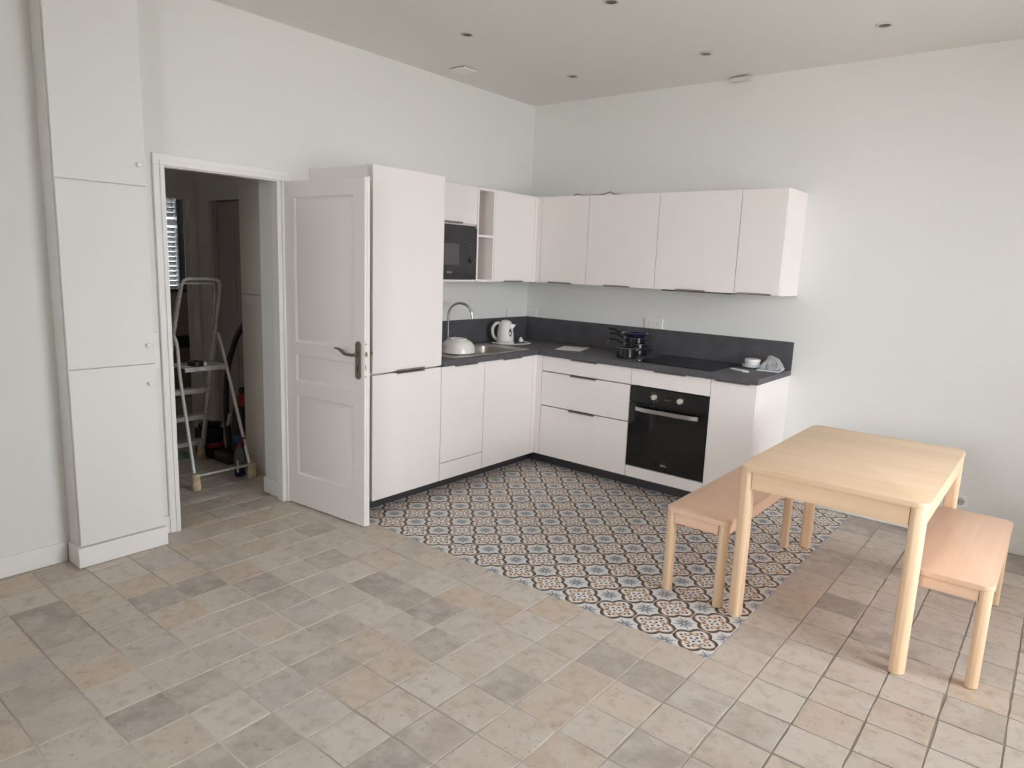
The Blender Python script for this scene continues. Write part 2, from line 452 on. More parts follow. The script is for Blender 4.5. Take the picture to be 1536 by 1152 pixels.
ORG = {}     # offset of an object's origin in its thing's own frame
def finish(name, bm, m, smooth=True, ang=32):
    bmesh.ops.recalc_face_normals(bm, faces=bm.faces)
    if smooth:
        for e in bm.edges:
            e.smooth = len(e.link_faces) == 2 and e.calc_face_angle(0) < R(ang)
        for f in bm.faces: f.smooth = True
    me = bpy.data.meshes.new(name)
    lo = Vector((1e9,) * 3); hi = -lo
    for v in bm.verts:
        for i in range(3): lo[i] = min(lo[i], v.co[i]); hi[i] = max(hi[i], v.co[i])
    o = Vector(((lo.x + hi.x) / 2, (lo.y + hi.y) / 2, lo.z))
    return me, o
def obj(name, bm, m, parent=None, smooth=True, label=None, origin=None, **props):
    """one mesh object; coordinates are given in the frame of the thing it belongs to (world for a thing of one mesh)"""
    me, o = finish(name, bm, m, smooth)
    if origin is not None: o = Vector(origin)
    bmesh.ops.translate(bm, verts=bm.verts, vec=-o)
    bm.to_mesh(me); bm.free()
    me.materials.append(M[m] if isinstance(m, str) else m)
    ob = bpy.data.objects.new(name, me); COL.objects.link(ob)
    ORG[ob.name] = o
    if parent is not None:
        ob.parent = parent; ob.location = o - ORG.get(parent.name, Vector())
    else: ob.location = o
    if label: ob['label'] = label
    for k, v in props.items(): ob[k] = v
    return ob
def thing(name, label, cat, loc, rotz=0.0, group=None):
    o = bpy.data.objects.new(name, None); COL.objects.link(o)
    o.empty_display_size = 0.1
    o.location = loc; o.rotation_euler = (0, 0, rotz)
    o['label'] = label; o['category'] = cat
    if group: o['group'] = group
    ORG[o.name] = Vector()
    return o
def thingw(name, label, cat, loc, group=None):
    """a thing whose parts are given in world coordinates"""
    o = thing(name, label, cat, loc, 0, group); ORG[o.name] = Vector(loc); return o
def single(name, bm, m, label, cat, group=None, smooth=True, origin=None):
    o = obj(name, bm, m, None, smooth, label, origin); o['category'] = cat
    if group: o['group'] = group
    return o
def struct(name, bm, m, label, parent=None, cat=None, smooth=False):
    o = obj(name, bm, m, parent, smooth, label); o['kind'] = 'structure'
    if cat: o['category'] = cat
    return o
def text(name, body, size, m, parent, loc, rot, ext=0.0004):
    cu = bpy.data.curves.new(name, 'FONT'); cu.body = body; cu.size = size; cu.extrude = ext; cu.align_x = 'CENTER'; cu.align_y = 'CENTER'
    cu.materials.append(M[m])
    tmp = bpy.data.objects.new(name, cu); COL.objects.link(tmp)
    me = bpy.data.meshes.new_from_object(tmp.evaluated_get(bpy.context.evaluated_depsgraph_get()))
    bpy.data.objects.remove(tmp)
    o = bpy.data.objects.new(name, me); COL.objects.link(o); o.parent = parent
    o.location = Vector(loc) - ORG.get(parent.name, Vector()); o.rotation_euler = rot
    return o

# ------------------------------------------------------------------ floor and tiles
HX = -2.27          # far wall of the passage
bm = B()
box(bm, -3.95, XR + 0.3, YF - 0.25, 0.25, -0.12, -0.003)
floor = struct('floor', bm, 'grout', 'floor of worn beige stone tiles with a patterned cement tile field', cat='floor')
TX, TY, PX, PY = 2.8790, -2.3645, 0.2033, 0.2012
def tilemesh(name, hx, hy, seed, m, rough=0.0018, gap=0.0):
    rnd = random.Random(seed); bm_ = B(); per = []
    k = 3
    cs = [(-hx, -hy), (hx, -hy), (hx, hy), (-hx, hy)]
    for i in range(4):
        a, b_ = cs[i], cs[(i + 1) % 4]
        for j in range(k):
            f = j / k
            per.append((a[0] + (b_[0] - a[0]) * f + rnd.uniform(-rough, rough), a[1] + (b_[1] - a[1]) * f + rnd.uniform(-rough, rough)))
    n = len(per); e = 0.0011 if rough else 0.0008
    lo = [bm_.verts.new((p[0], p[1], -0.008)) for p in per]
    mid = [bm_.verts.new((p[0], p[1], -e)) for p in per]
    top = [bm_.verts.new((p[0] * (1 - e / hx), p[1] * (1 - e / hy), 0)) for p in per]
    for i in range(n):
        j = (i + 1) % n
        bm_.faces.new((lo[i], lo[j], mid[j], mid[i])); bm_.faces.new((mid[i], mid[j], top[j], top[i]))
    bm_.faces.new(top)
    me = bpy.data.meshes.new(name); bm_.to_mesh(me); bm_.free(); me.materials.append(M[m]); return me
def px(p):
    q = Vector(p) - CAM_POS; z = q.dot(cF)
    if z < 0.3: return None
    return 768 + FPX * q.dot(cR) / z, 576 - FPX * q.dot(cU) / z
def clip(cell, rects):
    """part of a cell inside the first room rectangle it meets"""
    for r in rects:
        x0, x1, y0, y1 = max(cell[0], r[0]), min(cell[1], r[1]), max(cell[2], r[2]), min(cell[3], r[3])
        if x1 - x0 > 0.02 and y1 - y0 > 0.02: return (x0, x1, y0, y1)
ROOMS = [(0.0, XR, YF, 0.0), (-2.35, 0.0, -3.22, -2.50), (HX, -0.26, -3.5, -1.9), (-3.7, -2.27, -3.5, -1.1)]
CX0, CX1, CY0, CY1 = 0.40, 2.879, -2.3645, 0.0
variants = [tilemesh('stone_tile', PX / 2 - 0.0038, PY / 2 - 0.0038, i, 'stone') for i in range(6)]
cells = []
for i in range(-34, 15):
    for j in range(-23, 13):
        c = (TX + i * PX, TX + (i + 1) * PX, TY + j * PY, TY + (j + 1) * PY)
        if c[0] > CX0 + 0.05 and c[1] < CX1 + 0.02 and c[2] > CY0 - 0.02: continue
        for r in ROOMS:
            k = clip(c, [r])
            if k is None: continue
            cx, cy = (k[0] + k[1]) / 2, (k[2] + k[3]) / 2
            if k[0] < CX0 + 0.1 and cy > -2.30 and k[0] >= -0.001: continue      # under the kitchen units
            if r is ROOMS[2] and k[1] > -0.30 and -3.22 < cy < -2.5: continue
            if r is ROOMS[1] and cx < -0.28: continue
            ps = [px((a, b_, 0)) for a in (k[0], k[1]) for b_ in (k[2], k[3])]
            area = 0.0
            if all(ps):
                xs = [p[0] for p in ps]; ys = [p[1] for p in ps]
                if max(xs) > 0 and min(xs) < 1536 and max(ys) > 0 and min(ys) < 1152:
                    area = (min(max(xs), 1536) - max(min(xs), 0)) * (min(max(ys), 1152) - max(min(ys), 0))
            if r is ROOMS[2] and not (262 < (ps[0][0] if ps[0] else 0) < 400): area *= 0.01
            if k[0] < 0 and r is ROOMS[3]: area = 0
            cells.append((area, k))
cells.sort(key=lambda c: -c[0])
rest = B()
for n_, (area, k) in enumerate(cells):
    cx, cy = (k[0] + k[1]) / 2, (k[2] + k[3]) / 2
    hx, hy = (k[1] - k[0]) / 2, (k[3] - k[2]) / 2
    if n_ < 300 and area > 0:
        full = hx > PX / 2 - 0.001 and hy > PY / 2 - 0.001
        me = random.choice(variants) if full else tilemesh('stone_tile', hx - 0.0025, hy - 0.0025, n_, 'stone')
        o = bpy.data.objects.new('stone_tile', me); COL.objects.link(o); o.parent = floor
        z = random.uniform(-0.0012, 0.0)
        o.location = Vector((cx + random.uniform(-0.0012, 0.0012), cy + random.uniform(-0.0012, 0.0012), z)) - ORG['floor']
        o.rotation_euler = (random.uniform(-0.004, 0.004), random.uniform(-0.004, 0.004), random.uniform(-0.006, 0.006) + (random.choice((0, math.pi)) if full else 0))
    else:
        box(rest, k[0] + 0.0035, k[1] - 0.0035, k[2] + 0.0035, k[3] - 0.0035, -0.008, -0.0006)
obj('stone_tile_field', rest, 'stoneI', floor, False, kind='stuff')
# patterned field
cfull = tilemesh('cement_tile', 0.0992, 0.0992, 1, 'cement', rough=0.0)
for i in range(12):
    for j in range(12):
        x1 = CX1 - 0.2 * i; x0 = x1 - 0.2; y0 = CY0 + 0.2 * j; y1 = y0 + 0.2
        if x1 < 0.47 or (y0 > -0.50 and x0 < 2.30 and x1 < 2.36): continue
        if y1 > -0.001:
            bm = B(); box(bm, -0.0992, 0.0992, -0.0992, -0.0992 + (0.1985 - (y1 - 0.0)) , -0.008, 0.0)
            me = bpy.data.meshes.new('cement_tile'); bm.to_mesh(me); bm.free(); me.materials.append(M['cement'])
        else: me = cfull
        o = bpy.data.objects.new('cement_tile', me); COL.objects.link(o); o.parent = floor
        o.location = Vector(((x0 + x1) / 2, (y0 + y1) / 2, random.uniform(-0.0004, 0))) - ORG['floor']

# ------------------------------------------------------------------ room shell
WT = 0.26
def holes(bm, plane, a0, a1, z0, z1, t0, t1, hs):
    """wall slab along one axis with rectangular holes hs=(a,b,za,zb); plane 'x' = wall of constant x (a is y)"""
    A = sorted({a0, a1} | {h for q in hs for h in q[:2]}); Z = sorted({z0, z1} | {h for q in hs for h in q[2:]})
    for p, q in zip(A, A[1:]):
        for r, s in zip(Z, Z[1:]):
            c = ((p + q) / 2, (r + s) / 2)
            if any(h[0] < c[0] < h[1] and h[2] < c[1] < h[3] for h in hs): continue
            if plane == 'x': box(bm, t0, t1, p, q, r, s)
            else: box(bm, p, q, t0, t1, r, s)
    bmesh.ops.remove_doubles(bm, verts=bm.verts, dist=1e-5)
    dup = [f for f in bm.faces if sum(1 for g in f.verts[0].link_faces if set(g.verts) == set(f.verts)) > 1]
    bmesh.ops.delete(bm, geom=dup, context='FACES')
    return bm
DH = (-3.25, -2.50, -0.2, 2.075)
struct('wall_left', holes(B(), 'x', YF, 0.0, -0.0028, H, -WT, 0.0, [DH]), 'wall', 'white painted wall with the open panelled door and the sink units', cat='wall')
struct('wall_back', bx(-WT, XR + 0.3, 0.0, 0.25, -0.0028, H), 'wall', 'white painted wall behind the hob, oven and dining table', cat='wall')
struct('wall_right', holes(B(), 'x', YF, 0.0, -0.0028, H, XR, XR + 0.3, WINS), 'wall', 'white wall with one tall window beside the dining table', cat='wall')
struct('wall_front', holes(B(), 'y', -WT, XR + 0.3, -0.0028, H, YF - 0.25, YF, WINF), 'wall', 'white wall behind the camera with a window added for fill light', cat='wall')
struct('ceiling', bx(-3.95, XR + 0.3, YF - 0.25, 0.25, H, H + 0.2), 'ceil', 'off-white plaster ceiling', cat='ceiling')
FD = (-2.76, -1.975, -0.2, 2.05)
struct('wall_passage_far', holes(B(), 'x', -3.6, -0.9, -0.0028, H, HX - 0.08, HX, [FD]), 'hallwall', 'pale wall at the end of the passage with a door opening', cat='wall')
PD = (-2.03, -1.30, -0.2, 2.04)
struct('wall_passage_right', holes(B(), 'y', HX, -WT, -0.0028, H, -1.9, -1.82, [PD]), 'hallwall', 'pale passage wall with a dark door', cat='wall')
struct('wall_passage_left', bx(-3.7, -WT, -3.7, -3.6, -0.0028, H), 'hallwall', 'pale wall on the shutter side of the passage', cat='wall')
BW = (-2.5, -1.62, 1.16, 2.12)
struct('wall_washroom_far', holes(B(), 'x', -3.6, -1.0, -0.0028, H, -3.85, -3.7, [(-1.95, -1.27, 1.16, 2.24)]), 'brownwall', 'brown wall under the louvred shutter', cat='wall')
struct('wall_washroom_right', bx(-3.85, HX - 0.08, -1.1, -1.0, -0.0028, H), 'hallwall', 'pale side wall of the dim room', cat='wall')
struct('wall_closet_back', bx(HX, -WT, -0.95, -0.9, -0.0028, H), 'hallwall', 'pale wall behind the dark door', cat='wall')
struct('bounce_ground', prism(B(), [(XR + 0.3, 20), (XR + 0.3, YF - 0.25), (-10, YF - 0.25), (-10, -30), (XR + 25, -30), (XR + 25, 20)], -0.6, -0.3), 'slab', 'unseen pale paving added outside the windows to bounce daylight to the ceiling', cat='paving')  # unseen ground, added to block low sky and bounce light up to the ceiling

# baseboards
def bboard(bm, x0, x1, y0, y1, h=0.105):
    box(bm, x0, x1, y0, y1, 0.001, h, 0.003)
    return bm
struct('baseboard_left', bboard(B(), 0.0, 0.014, YF, -3.80), 'trim', 'white baseboard left of the narrow cupboard')
struct('baseboard_left_short', bboard(B(), 0.0, 0.018, -3.352, -3.278), 'trim', 'short white baseboard between cupboard and door casing')
struct('baseboard_back', bboard(B(), 2.392, XR, -0.014, 0.0, 0.108), 'trim', 'white baseboard along the wall behind the dining table')
struct('baseboard_reveal', bboard(B(), -0.262, -0.062, -2.516, -2.50, 0.11), 'trim', 'white baseboard on the reveal of the doorway')
struct('baseboard_passage', bboard(B(), HX, -2.06, -1.914, -1.90, 0.11), 'trim', 'white baseboard in the passage corner')

# big windows of the right wall
for n_, (y0, y1, z0, z1) in enumerate(WINS):
    fr = B(); t = 0.06
    for a in ((y0, y0 + t, z0, z1), (y1 - t, y1, z0, z1), (y0 + t, y1 - t, z0, z0 + t), (y0 + t, y1 - t, z1 - t, z1), ((y0 + y1) / 2 - 0.04, (y0 + y1) / 2 + 0.04, z0 + t, z1 - t)):
        box(fr, XR + 0.10, XR + 0.16, a[0], a[1], a[2], a[3])
    wn = struct('window_%d' % (n_ + 1), fr, 'trim', 'tall white double window opposite the sink units', cat='window')
    for (a, b_) in ((y0 + t, (y0 + y1) / 2 - 0.04), ((y0 + y1) / 2 + 0.04, y1 - t)):
        obj('pane', bx(XR + 0.128, XR + 0.132, a, b_, z0 + t, z1 - t), 'glass', wn)

for (x0, x1, z0, z1) in WINF:  # added window, out of view, there for its light on the hob side
    fr = B(); t = 0.06; xm = (x0 + x1) / 2
    for a in ((x0, x0 + t, z0, z1), (x1 - t, x1, z0, z1), (x0 + t, x1 - t, z0, z0 + t), (x0 + t, x1 - t, z1 - t, z1), (xm - 0.04, xm + 0.04, z0 + t, z1 - t)):
        box(fr, a[0], a[1], YF - 0.15, YF - 0.09, a[2], a[3])
    wn = struct('window_2', fr, 'trim', 'unseen white double window added behind the camera to light the hob wall', cat='window')
    for (a, b_) in ((x0 + t, xm - 0.04), (xm + 0.04, x1 - t)):
        obj('pane', bx(a, b_, YF - 0.122, YF - 0.118, z0 + t, z1 - t), 'glass', wn)

# ------------------------------------------------------------------ door
bm = B()
box(bm, -0.062, 0.0, -3.25, -3.222, 0, 2.075); box(bm, -0.062, 0.0, -2.535, -2.506, 0, 2.075); box(bm, -0.062, 0.0, -3.222, -2.535, 2.047, 2.075)
casing = struct('trim_door', bm, 'trim', 'white door frame and casing around the passage doorway', cat='door frame')
for a in ((-3.276, -3.218, 0.0, 2.052), (-2.510, -2.458, 0.0, 2.052)):
    obj('casing_board', bx(0.0005, 0.018, a[0], a[1], a[2], a[3], bev=0.003), 'trim', casing)
obj('casing_board', bx(0.0005, 0.018, -3.276, -2.458, 2.052, 2.112, bev=0.003), 'trim', casing)
for a in ((-3.243, -3.218), (-2.510, -2.488)): obj('casing_bead', bx(0.0182, 0.0235, a[0], a[1], 0.0, 2.052, bev=0.0015), 'trim', casing)
obj('casing_bead', bx(0.0182, 0.0235, -3.243, -2.488, 2.0525, 2.078, bev=0.0015), 'trim', casing)
obj('door_stop', bx(-0.075, -0.0625, -3.235, -3.205, 0.0, 2.045), 'trim', casing)
# leaf: local x from hinge to lock edge, local y = 0 visible face .. 0.038
door = struct('door_1', bx(0, 0.712, 0.011, 0.025, 0.008, 2.048), 'door', 'open white panelled door with a brushed metal lever handle', cat='door', smooth=True)
door.location = (0.024, -2.503, 0.008); door.rotation_euler = (0, 0, R(3.95))
ORG['door_1'] = Vector((0, 0, 0.008))
me = door.data
for v in me.vertices: v.co.x += 0.356; v.co.y += 0.018
DW, DT = 0.712, 0.036
PAN = [(0.095, 0.61, 1.085, 1.945), (0.095, 0.61, 0.835, 0.985), (0.095, 0.61, 0.222, 0.725)]
def rails(bm_, ya, yb):
    box(bm_, 0, 0.088, ya, yb, 0.008, 2.048); box(bm_, 0.622, DW, ya, yb, 0.008, 2.048)
    zs = [0.008, 0.205, 0.740, 0.820, 1.000, 1.070, 1.960, 2.048]
    for a, b_ in ((0.008, 0.210), (0.738, 0.822), (0.998, 1.072), (1.958, 2.048)): box(bm_, 0.088, 0.622, ya, yb, a, b_)
    return bm_
def frame_face(ya, yb):
    """stiles and rails with sloped moulding down to the recessed panel"""
    bm_ = rails(B(), ya, yb)
    return bm_
obj('stile_frame', frame_face(0.0, 0.011), 'door', door)
obj('stile_frame', frame_face(0.025, DT), 'door', door)
for (x0, x1, z0, z1) in ((0.088, 0.622, 1.072, 1.958), (0.088, 0.622, 0.822, 0.998), (0.088, 0.622, 0.210, 0.738)):
    for side in (0, 1):
        pm = B(); yb = 0.011 if side == 0 else 0.025; s = -1 if side == 0 else 1
        def loop(ins, dy): return [pm.verts.new((x, yb + s * dy, z)) for x, z in ((x0 + ins, z0 + ins), (x1 - ins, z0 + ins), (x1 - ins, z1 - ins), (x0 + ins, z1 - ins))]
        ls = [loop(0.0, 0.011), loop(0.004, 0.0095), loop(0.013, 0.0012), loop(0.017, 0.0010), loop(0.044, 0.0092), loop(0.046, 0.0095)]
        for a, b_ in zip(ls, ls[1:]):
            for k in range(4): pm.faces.new((a[k], a[(k + 1) % 4], b_[(k + 1) % 4], b_[k]))
        pm.faces.new(ls[-1])
        obj('panel', pm, 'door', door)
# lock edge
obj('rebate_strip', bx(DW, DW + 0.006, 0.016, DT, 0.008, 2.055), 'door', door)
lk = obj('lock_plate', bx(DW, DW + 0.0016, 0.003, 0.0155, 0.90, 1.14), 'plastic', door)
obj('latch', bx(DW + 0.0016, DW + 0.011, 0.004, 0.014, 1.045, 1.070), 'steel', lk)
for z in (0.925, 1.115): obj('screw', lathe(B(), [(0.004, 0), (0.004, 0.001)], (DW + 0.0016, 0.009, z), 10, axis='x'), 'spotin', lk)
obj('keeper_slot', bx(DW + 0.0016, DW + 0.002, 0.007, 0.011, 0.965, 0.995), 'dark', lk)
for side in (0, 1):
    s = -1 if side == 0 else 1; y0 = 0.0 if side == 0 else DT
    pl = B(); P = rrect(0.642, 0.686, 0.905, 1.128, 0.0215, 8)
    a = [pl.verts.new((p[0], y0, p[1])) for p in P]; b_ = [pl.verts.new((p[0], y0 + s * 0.006, p[1])) for p in P]
    c_ = [pl.verts.new((0.664 + (p[0] - 0.664) * 0.9, y0 + s * 0.009, 1.0165 + (p[1] - 1.0165) * 0.98)) for p in P]
    for q, r in ((a, b_), (b_, c_)):
        for k in range(len(P)): pl.faces.new((q[k], q[(k + 1) % len(P)], r[(k + 1) % len(P)], r[k]))
    pl.faces.new(c_); pl.faces.new(list(reversed(a)))
    esc = obj('handle_plate', pl, 'nickel', door)
    q_ = 0.046 if side == 0 else 0.064
    lv = B(); tube(lv, [(0.664, y0 + s * 0.009, 1.052), (0.664, y0 + s * (q_ - 0.001), 1.052)], 0.0095, 14)
    tube(lv, smoothpath([(0.668, y0 + s * q_, 1.052), (0.630, y0 + s * (q_ + 0.002), 1.051), (0.600, y0 + s * (q_ + 0.002), 1.052), (0.570, y0 + s * (q_ + 0.001), 1.066), (0.540, y0 + s * q_, 1.077), (0.505, y0 + s * (q_ - 0.001), 1.078)], 5),
         [0.009] * 11 + [0.010] * 5 + [0.009, 0.0085, 0.008, 0.0075, 0.007, 0.006, 0.0055, 0.005, 0.0045, 0.0035][:10], 12)
    obj('lever', lv, 'nickel', esc)
    obj('keyhole', bx(0.660, 0.668, y0 + s * 0.0088, y0 + s * 0.0096, 0.958, 0.985, bev=0.0003), 'dark', esc)
for z in (0.25, 1.02, 1.80):
    obj('hinge', lathe(B(), [(0.007, 0), (0.007, 0.09)], (-0.004, 0.004, z), 12), 'trim', door)

# ------------------------------------------------------------------ narrow cupboard beside the door
CX = 0.148
cup = thingw('wall_cupboard', 'narrow full-height white cupboard with three doors beside the passage doorway', 'cupboard', (0.074, -3.575, 0))
obj('body', bx(0.001, CX - 0.018, -3.784, -3.366, 0.0, H - 0.002), 'wall', cup)
for (z0, z1, kz) in ((0.112, 1.013, 0.913), (1.018, 1.915, 1.114), (1.921, H - 0.004, 2.02)):
    dr = obj('door', bx(CX - 0.016, CX, -3.780, -3.370, z0, z1, bev=0.001), 'wall', cup)
    kn = B(); lathe(kn, [(0.006, 0), (0.006, 0.008), (0.011, 0.013), (0.012, 0.020), (0.008, 0.024)], (CX, -3.405, kz), 16, axis='x')
    obj('knob', kn, 'plastic', dr)
bb = B(); box(bb, 0.016, CX + 0.012, -3.798, -3.3545, 0.001, 0.104, 0.003)
obj('baseboard', bb, 'trim', cup)

# light switches
sw = thingw('light_switch', 'white triple light switch plate between cupboard and door casing', 'switch', (0.005, -3.316, 0.97))
obj('plate', bx(0.0005, 0.009, -3.345, -3.284, 0.955, 1.165, bev=0.002), 'plastic', sw)
for z in (0.990, 1.062, 1.128):
    for k in ((-3.335, -3.3155), (-3.3135, -3.294)) if z < 1.1 else ((-3.335, -3.294),):
        obj('rocker', bx(0.009, 0.0125, k[0], k[1], z - 0.024 + (0.002), z + 0.024 - 0.002, bev=0.001), 'trim', sw)

# ------------------------------------------------------------------ kitchen
DA, DB = 0.617, 0.627           # fronts of the base units
UA, UB = 0.368, 0.375
ZB, ZD, ZT, ZS = 0.095, 0.904, 0.942, 1.138
ZU0, ZU1 = 1.462, 2.150
G = 0.0022
FT = 0.019
def pull(front_axis, parent, a0, a1, z, f, down=True, sgn=1):
    """edge pull: thin plate on the edge of the front with a small lip; f = front plane, a0..a1 along the run"""
    bm_ = B(); L = 0.014; h = 0.010
    d = -1 if down else 1
    if front_axis == 'x':
        box(bm_, f - 0.012, f + L, a0, a1, z, z + 0.002); box(bm_, f + L - 0.0018, f + L, a0, a1, z + 0.002, z + 0.002 + d * h)
    else:
        box(bm_, a0, a1, f - L, f + 0.012, z, z + 0.002); box(bm_, a0, a1, f - L, f - L + 0.0018, z + 0.002, z + 0.002 + d * h)
    return obj('handle', bm_, 'hand', parent)
def frontA(parent, y0, y1, z0, z1, name='door', f=DA):
    return obj(name, bx(f - FT, f, y0 + G, y1 - G, z0 + G, z1 - G, bev=0.0008), 'lac', parent)
def frontB(parent, x0, x1, z0, z1, name='door', f=DB):
    return obj(name, bx(x0 + G, x1 - G, -f, -f + FT, z0 + G, z1 - G, bev=0.0008), 'lac', parent)
Y1, Y2, Y3 = -1.7028, -1.2606, -0.6781
YT = -2.2993
X0, X1, X2, X3 = 0.668, 1.4687, 2.0687, 2.3687

# tall unit
t = thingw('tall_cabinet', 'tall white fridge cabinet standing behind the open panelled door', 'cabinet', (DA / 2, (YT + Y1) / 2, 0))
obj('body', bx(0.004, DA - FT - 0.03, YT, Y1 - 0.001, ZB, 2.146), 'lac', t)
d1 = frontA(t, YT, Y1, ZB, 0.902); d2 = frontA(t, YT, Y1, 0.909, 2.146)
pull('x', d1, -2.11, -1.872, 0.9015, DA, True); pull('x', d2, -2.11, -1.872, 0.9085, DA, False)
# dishwasher unit
t = thingw('base_cabinet', 'slim white base cabinet with a low panel under its door, next to the tall cabinet', 'cabinet', (DA / 2, (Y1 + Y2) / 2, 0))
obj('body', bx(0.02, DA - FT - 0.03, Y1 + 0.001, Y2 - 0.0005, ZB, 0.72), 'carcass', t)
d1 = frontA(t, Y1, Y2, 0.223, ZD - 0.003); frontA(t, Y1, Y2, ZB, 0.221, 'lower_panel')
pull('x', d1, -1.582, -1.350, ZD - 0.004, DA)
# sink unit
t = thingw('base_cabinet', 'white single-door base cabinet under the sink drainer beside the corner', 'cabinet', (DA / 2, (Y2 + Y3) / 2, 0))
obj('body', bx(0.02, DA - FT - 0.03, Y2 + 0.0005, Y3 - 0.001, ZB, 0.72), 'carcass', t)
d1 = frontA(t, Y2, Y3, ZB, ZD - 0.003)
pull('x', d1, -1.064, -0.839, ZD - 0.004, DA)
# corner filler
t = thingw('corner_filler', 'white corner post filler between the two rows of base cabinets', 'filler panel', (0.62, -0.65, 0))
obj('panel', bx(DA - FT, DA - 0.001, Y3 + G, -DB + 0.001, ZB + G, ZD - 0.003), 'lac', t)
obj('panel', bx(DA, X0 - G, -DB + 0.001, -DB + FT, ZB + G, ZD - 0.003), 'lac', t)
# drawers
t = thingw('drawer_cabinet', 'wide white base cabinet with three drawers beside the oven', 'cabinet', ((X0 + X1) / 2, -DB / 2, 0))
obj('body', bx(X0 + 0.001, X1 - 0.0005, -DB + FT + 0.03, -0.02, ZB, 0.90), 'carcass', t)
for (z0, z1) in ((ZB, 0.501), (0.505, 0.776), (0.780, ZD - 0.003)):
    d1 = frontB(t, X0, X1, z0, z1, 'drawer'); pull('y', d1, 0.945, 1.178, z1 - G, -DB)
# oven housing
t = thingw('oven_cabinet', 'white oven housing with a flat drawer above the oven and a strip below', 'cabinet', ((X1 + X2) / 2, -DB / 2, 0))
ob = B(); box(ob, X1 + 0.0005, X1 + 0.016, -DB + FT + 0.03, -0.02, ZB, 0.90); box(ob, X2 - 0.016, X2 - 0.0005, -DB + FT + 0.03, -0.02, ZB, 0.90); box(ob, X1 + 0.016, X2 - 0.016, -DB + FT + 0.03, -0.02, ZB, 0.16)
obj('body', ob, 'carcass', t)
d1 = frontB(t, X1, X2, 0.779, ZD - 0.003, 'drawer'); pull('y', d1, 1.65, 1.887, ZD - 0.004, -DB)
frontB(t, X1, X2, ZB, 0.181, 'lower_panel')
# end unit
t = thingw('base_cabinet', 'narrow white base cabinet with exposed end panel at the table end of the worktop', 'cabinet', ((X2 + X3) / 2, -DB / 2, 0))
obj('body', bx(X2 + 0.0005, X3 - 0.002, -DB + FT + 0.03, -0.02, ZB, 0.90), 'carcass', t)
obj('end_panel', bx(X3 - 0.0015, X3 + 0.012, -DB + FT + 0.001, -0.0005, 0.001, ZD - 0.001), 'lac', t)
d1 = frontB(t, X2, X3 + 0.010, ZB, ZD - 0.003); pull('y', d1, 2.103, 2.33, ZD - 0.004, -DB)
# plinths
single('plinth', bx(0.485, 0.50, YT + 0.03, -0.505, 0.001, ZB - 0.002), 'plinth', 'long charcoal plinth under the sink and tall cabinets', 'plinth')
single('plinth', bx(0.502, X3 - 0.003, -0.522, -0.507, 0.001, ZB - 0.002), 'plinth', 'charcoal plinth under the drawers and oven', 'plinth')
# worktop
SX0, SX1, SY0, SY1 = 0.125, 0.575, -1.535, -0.70        # cut-out
WF = DA + 0.020
XW = 2.388
bm = B()
box(bm, 0.003, SX0, Y1 + 0.001, -0.002, ZD, ZT); box(bm, SX1, WF, Y1 + 0.001, -0.647, ZD, ZT)
box(bm, SX0, SX1, Y1 + 0.001, SY0, ZD, ZT); box(bm, SX0, SX1, SY1, -0.002, ZD, ZT)
box(bm, SX1, WF, -0.647, -0.002, ZD, ZT); box(bm, WF, XW, -0.647, -0.002, ZD, ZT)
bmesh.ops.remove_doubles(bm, verts=bm.verts, dist=1e-5)
single('worktop', bm, 'top', 'L-shaped dark slate-grey worktop over the base cabinets', 'worktop', smooth=False)
single('backsplash', bx(0.002, 0.014, Y1 + 0.001, -0.002, ZT + 0.0005, ZS), 'splash', 'dark grey backsplash strip behind the sink and kettle', 'backsplash', smooth=False)
single('backsplash', bx(0.015, XW, -0.014, -0.002, ZT + 0.0005, ZS), 'splash', 'long dark grey backsplash strip behind the hob and pans', 'backsplash', smooth=False)

# wall units, sink side
V1, V2, V3 = -1.1095, -0.9094, -0.4133
t = thingw('wall_cabinet', 'white wall cabinet with the microwave built in under its short door', 'wall cabinet', (UA / 2, (Y1 + V1) / 2, ZU0))
b_ = B(); f = UA - FT - 0.001
box(b_, 0.004, f, Y1 + 0.001, Y1 + 0.017, ZU0, ZU1); box(b_, 0.004, f, V1 - 0.017, V1 - 0.001, ZU0, ZU1)
box(b_, 0.004, f, Y1 + 0.017, V1 - 0.017, ZU0, ZU0 + 0.0145); box(b_, 0.004, f, Y1 + 0.017, V1 - 0.017, 1.868, 1.882); box(b_, 0.004, 0.016, Y1 + 0.017, V1 - 0.017, ZU0 + 0.0145, ZU1); box(b_, 0.016, f, Y1 + 0.017, V1 - 0.017, ZU1 - 0.016, ZU1)
obj('body', b_, 'lac', t)
obj('bottom_rail', bx(UA - FT, UA, Y1 + G, V1 - 0.012, ZU0, 1.476), 'lac', t)
d1 = frontA(t, Y1, V1, 1.878, ZU1, f=UA); pull('x', d1, -1.51, -1.277, 1.8765, UA, False)
t = thingw('wall_shelf_unit', 'slim white open wall shelf with two compartments beside the microwave', 'shelf', (UA / 2, (V1 + V2) / 2, ZU0))
b_ = B()
for a in ((V1, V1 + 0.018, ZU0, ZU1), (V2 - 0.018, V2, ZU0, ZU1), (V1 + 0.018, V2 - 0.018, ZU0, ZU0 + 0.017), (V1 + 0.018, V2 - 0.018, ZU1 - 0.018, ZU1)):
    box(b_, 0.004, UA, a[0] + (0.0008 if a[0] == V1 else 0), a[1] - (0.0008 if a[1] == V2 else 0), a[2], a[3])
obj('body', b_, 'lac', t)
obj('back_panel', bx(0.020, 0.026, V1 + 0.018, V2 - 0.018, ZU0 + 0.017, ZU1 - 0.018), 'niche', t)
obj('shelf', bx(0.026, UA - 0.001, V1 + 0.018, V2 - 0.018, 1.792, 1.810), 'lac', t)
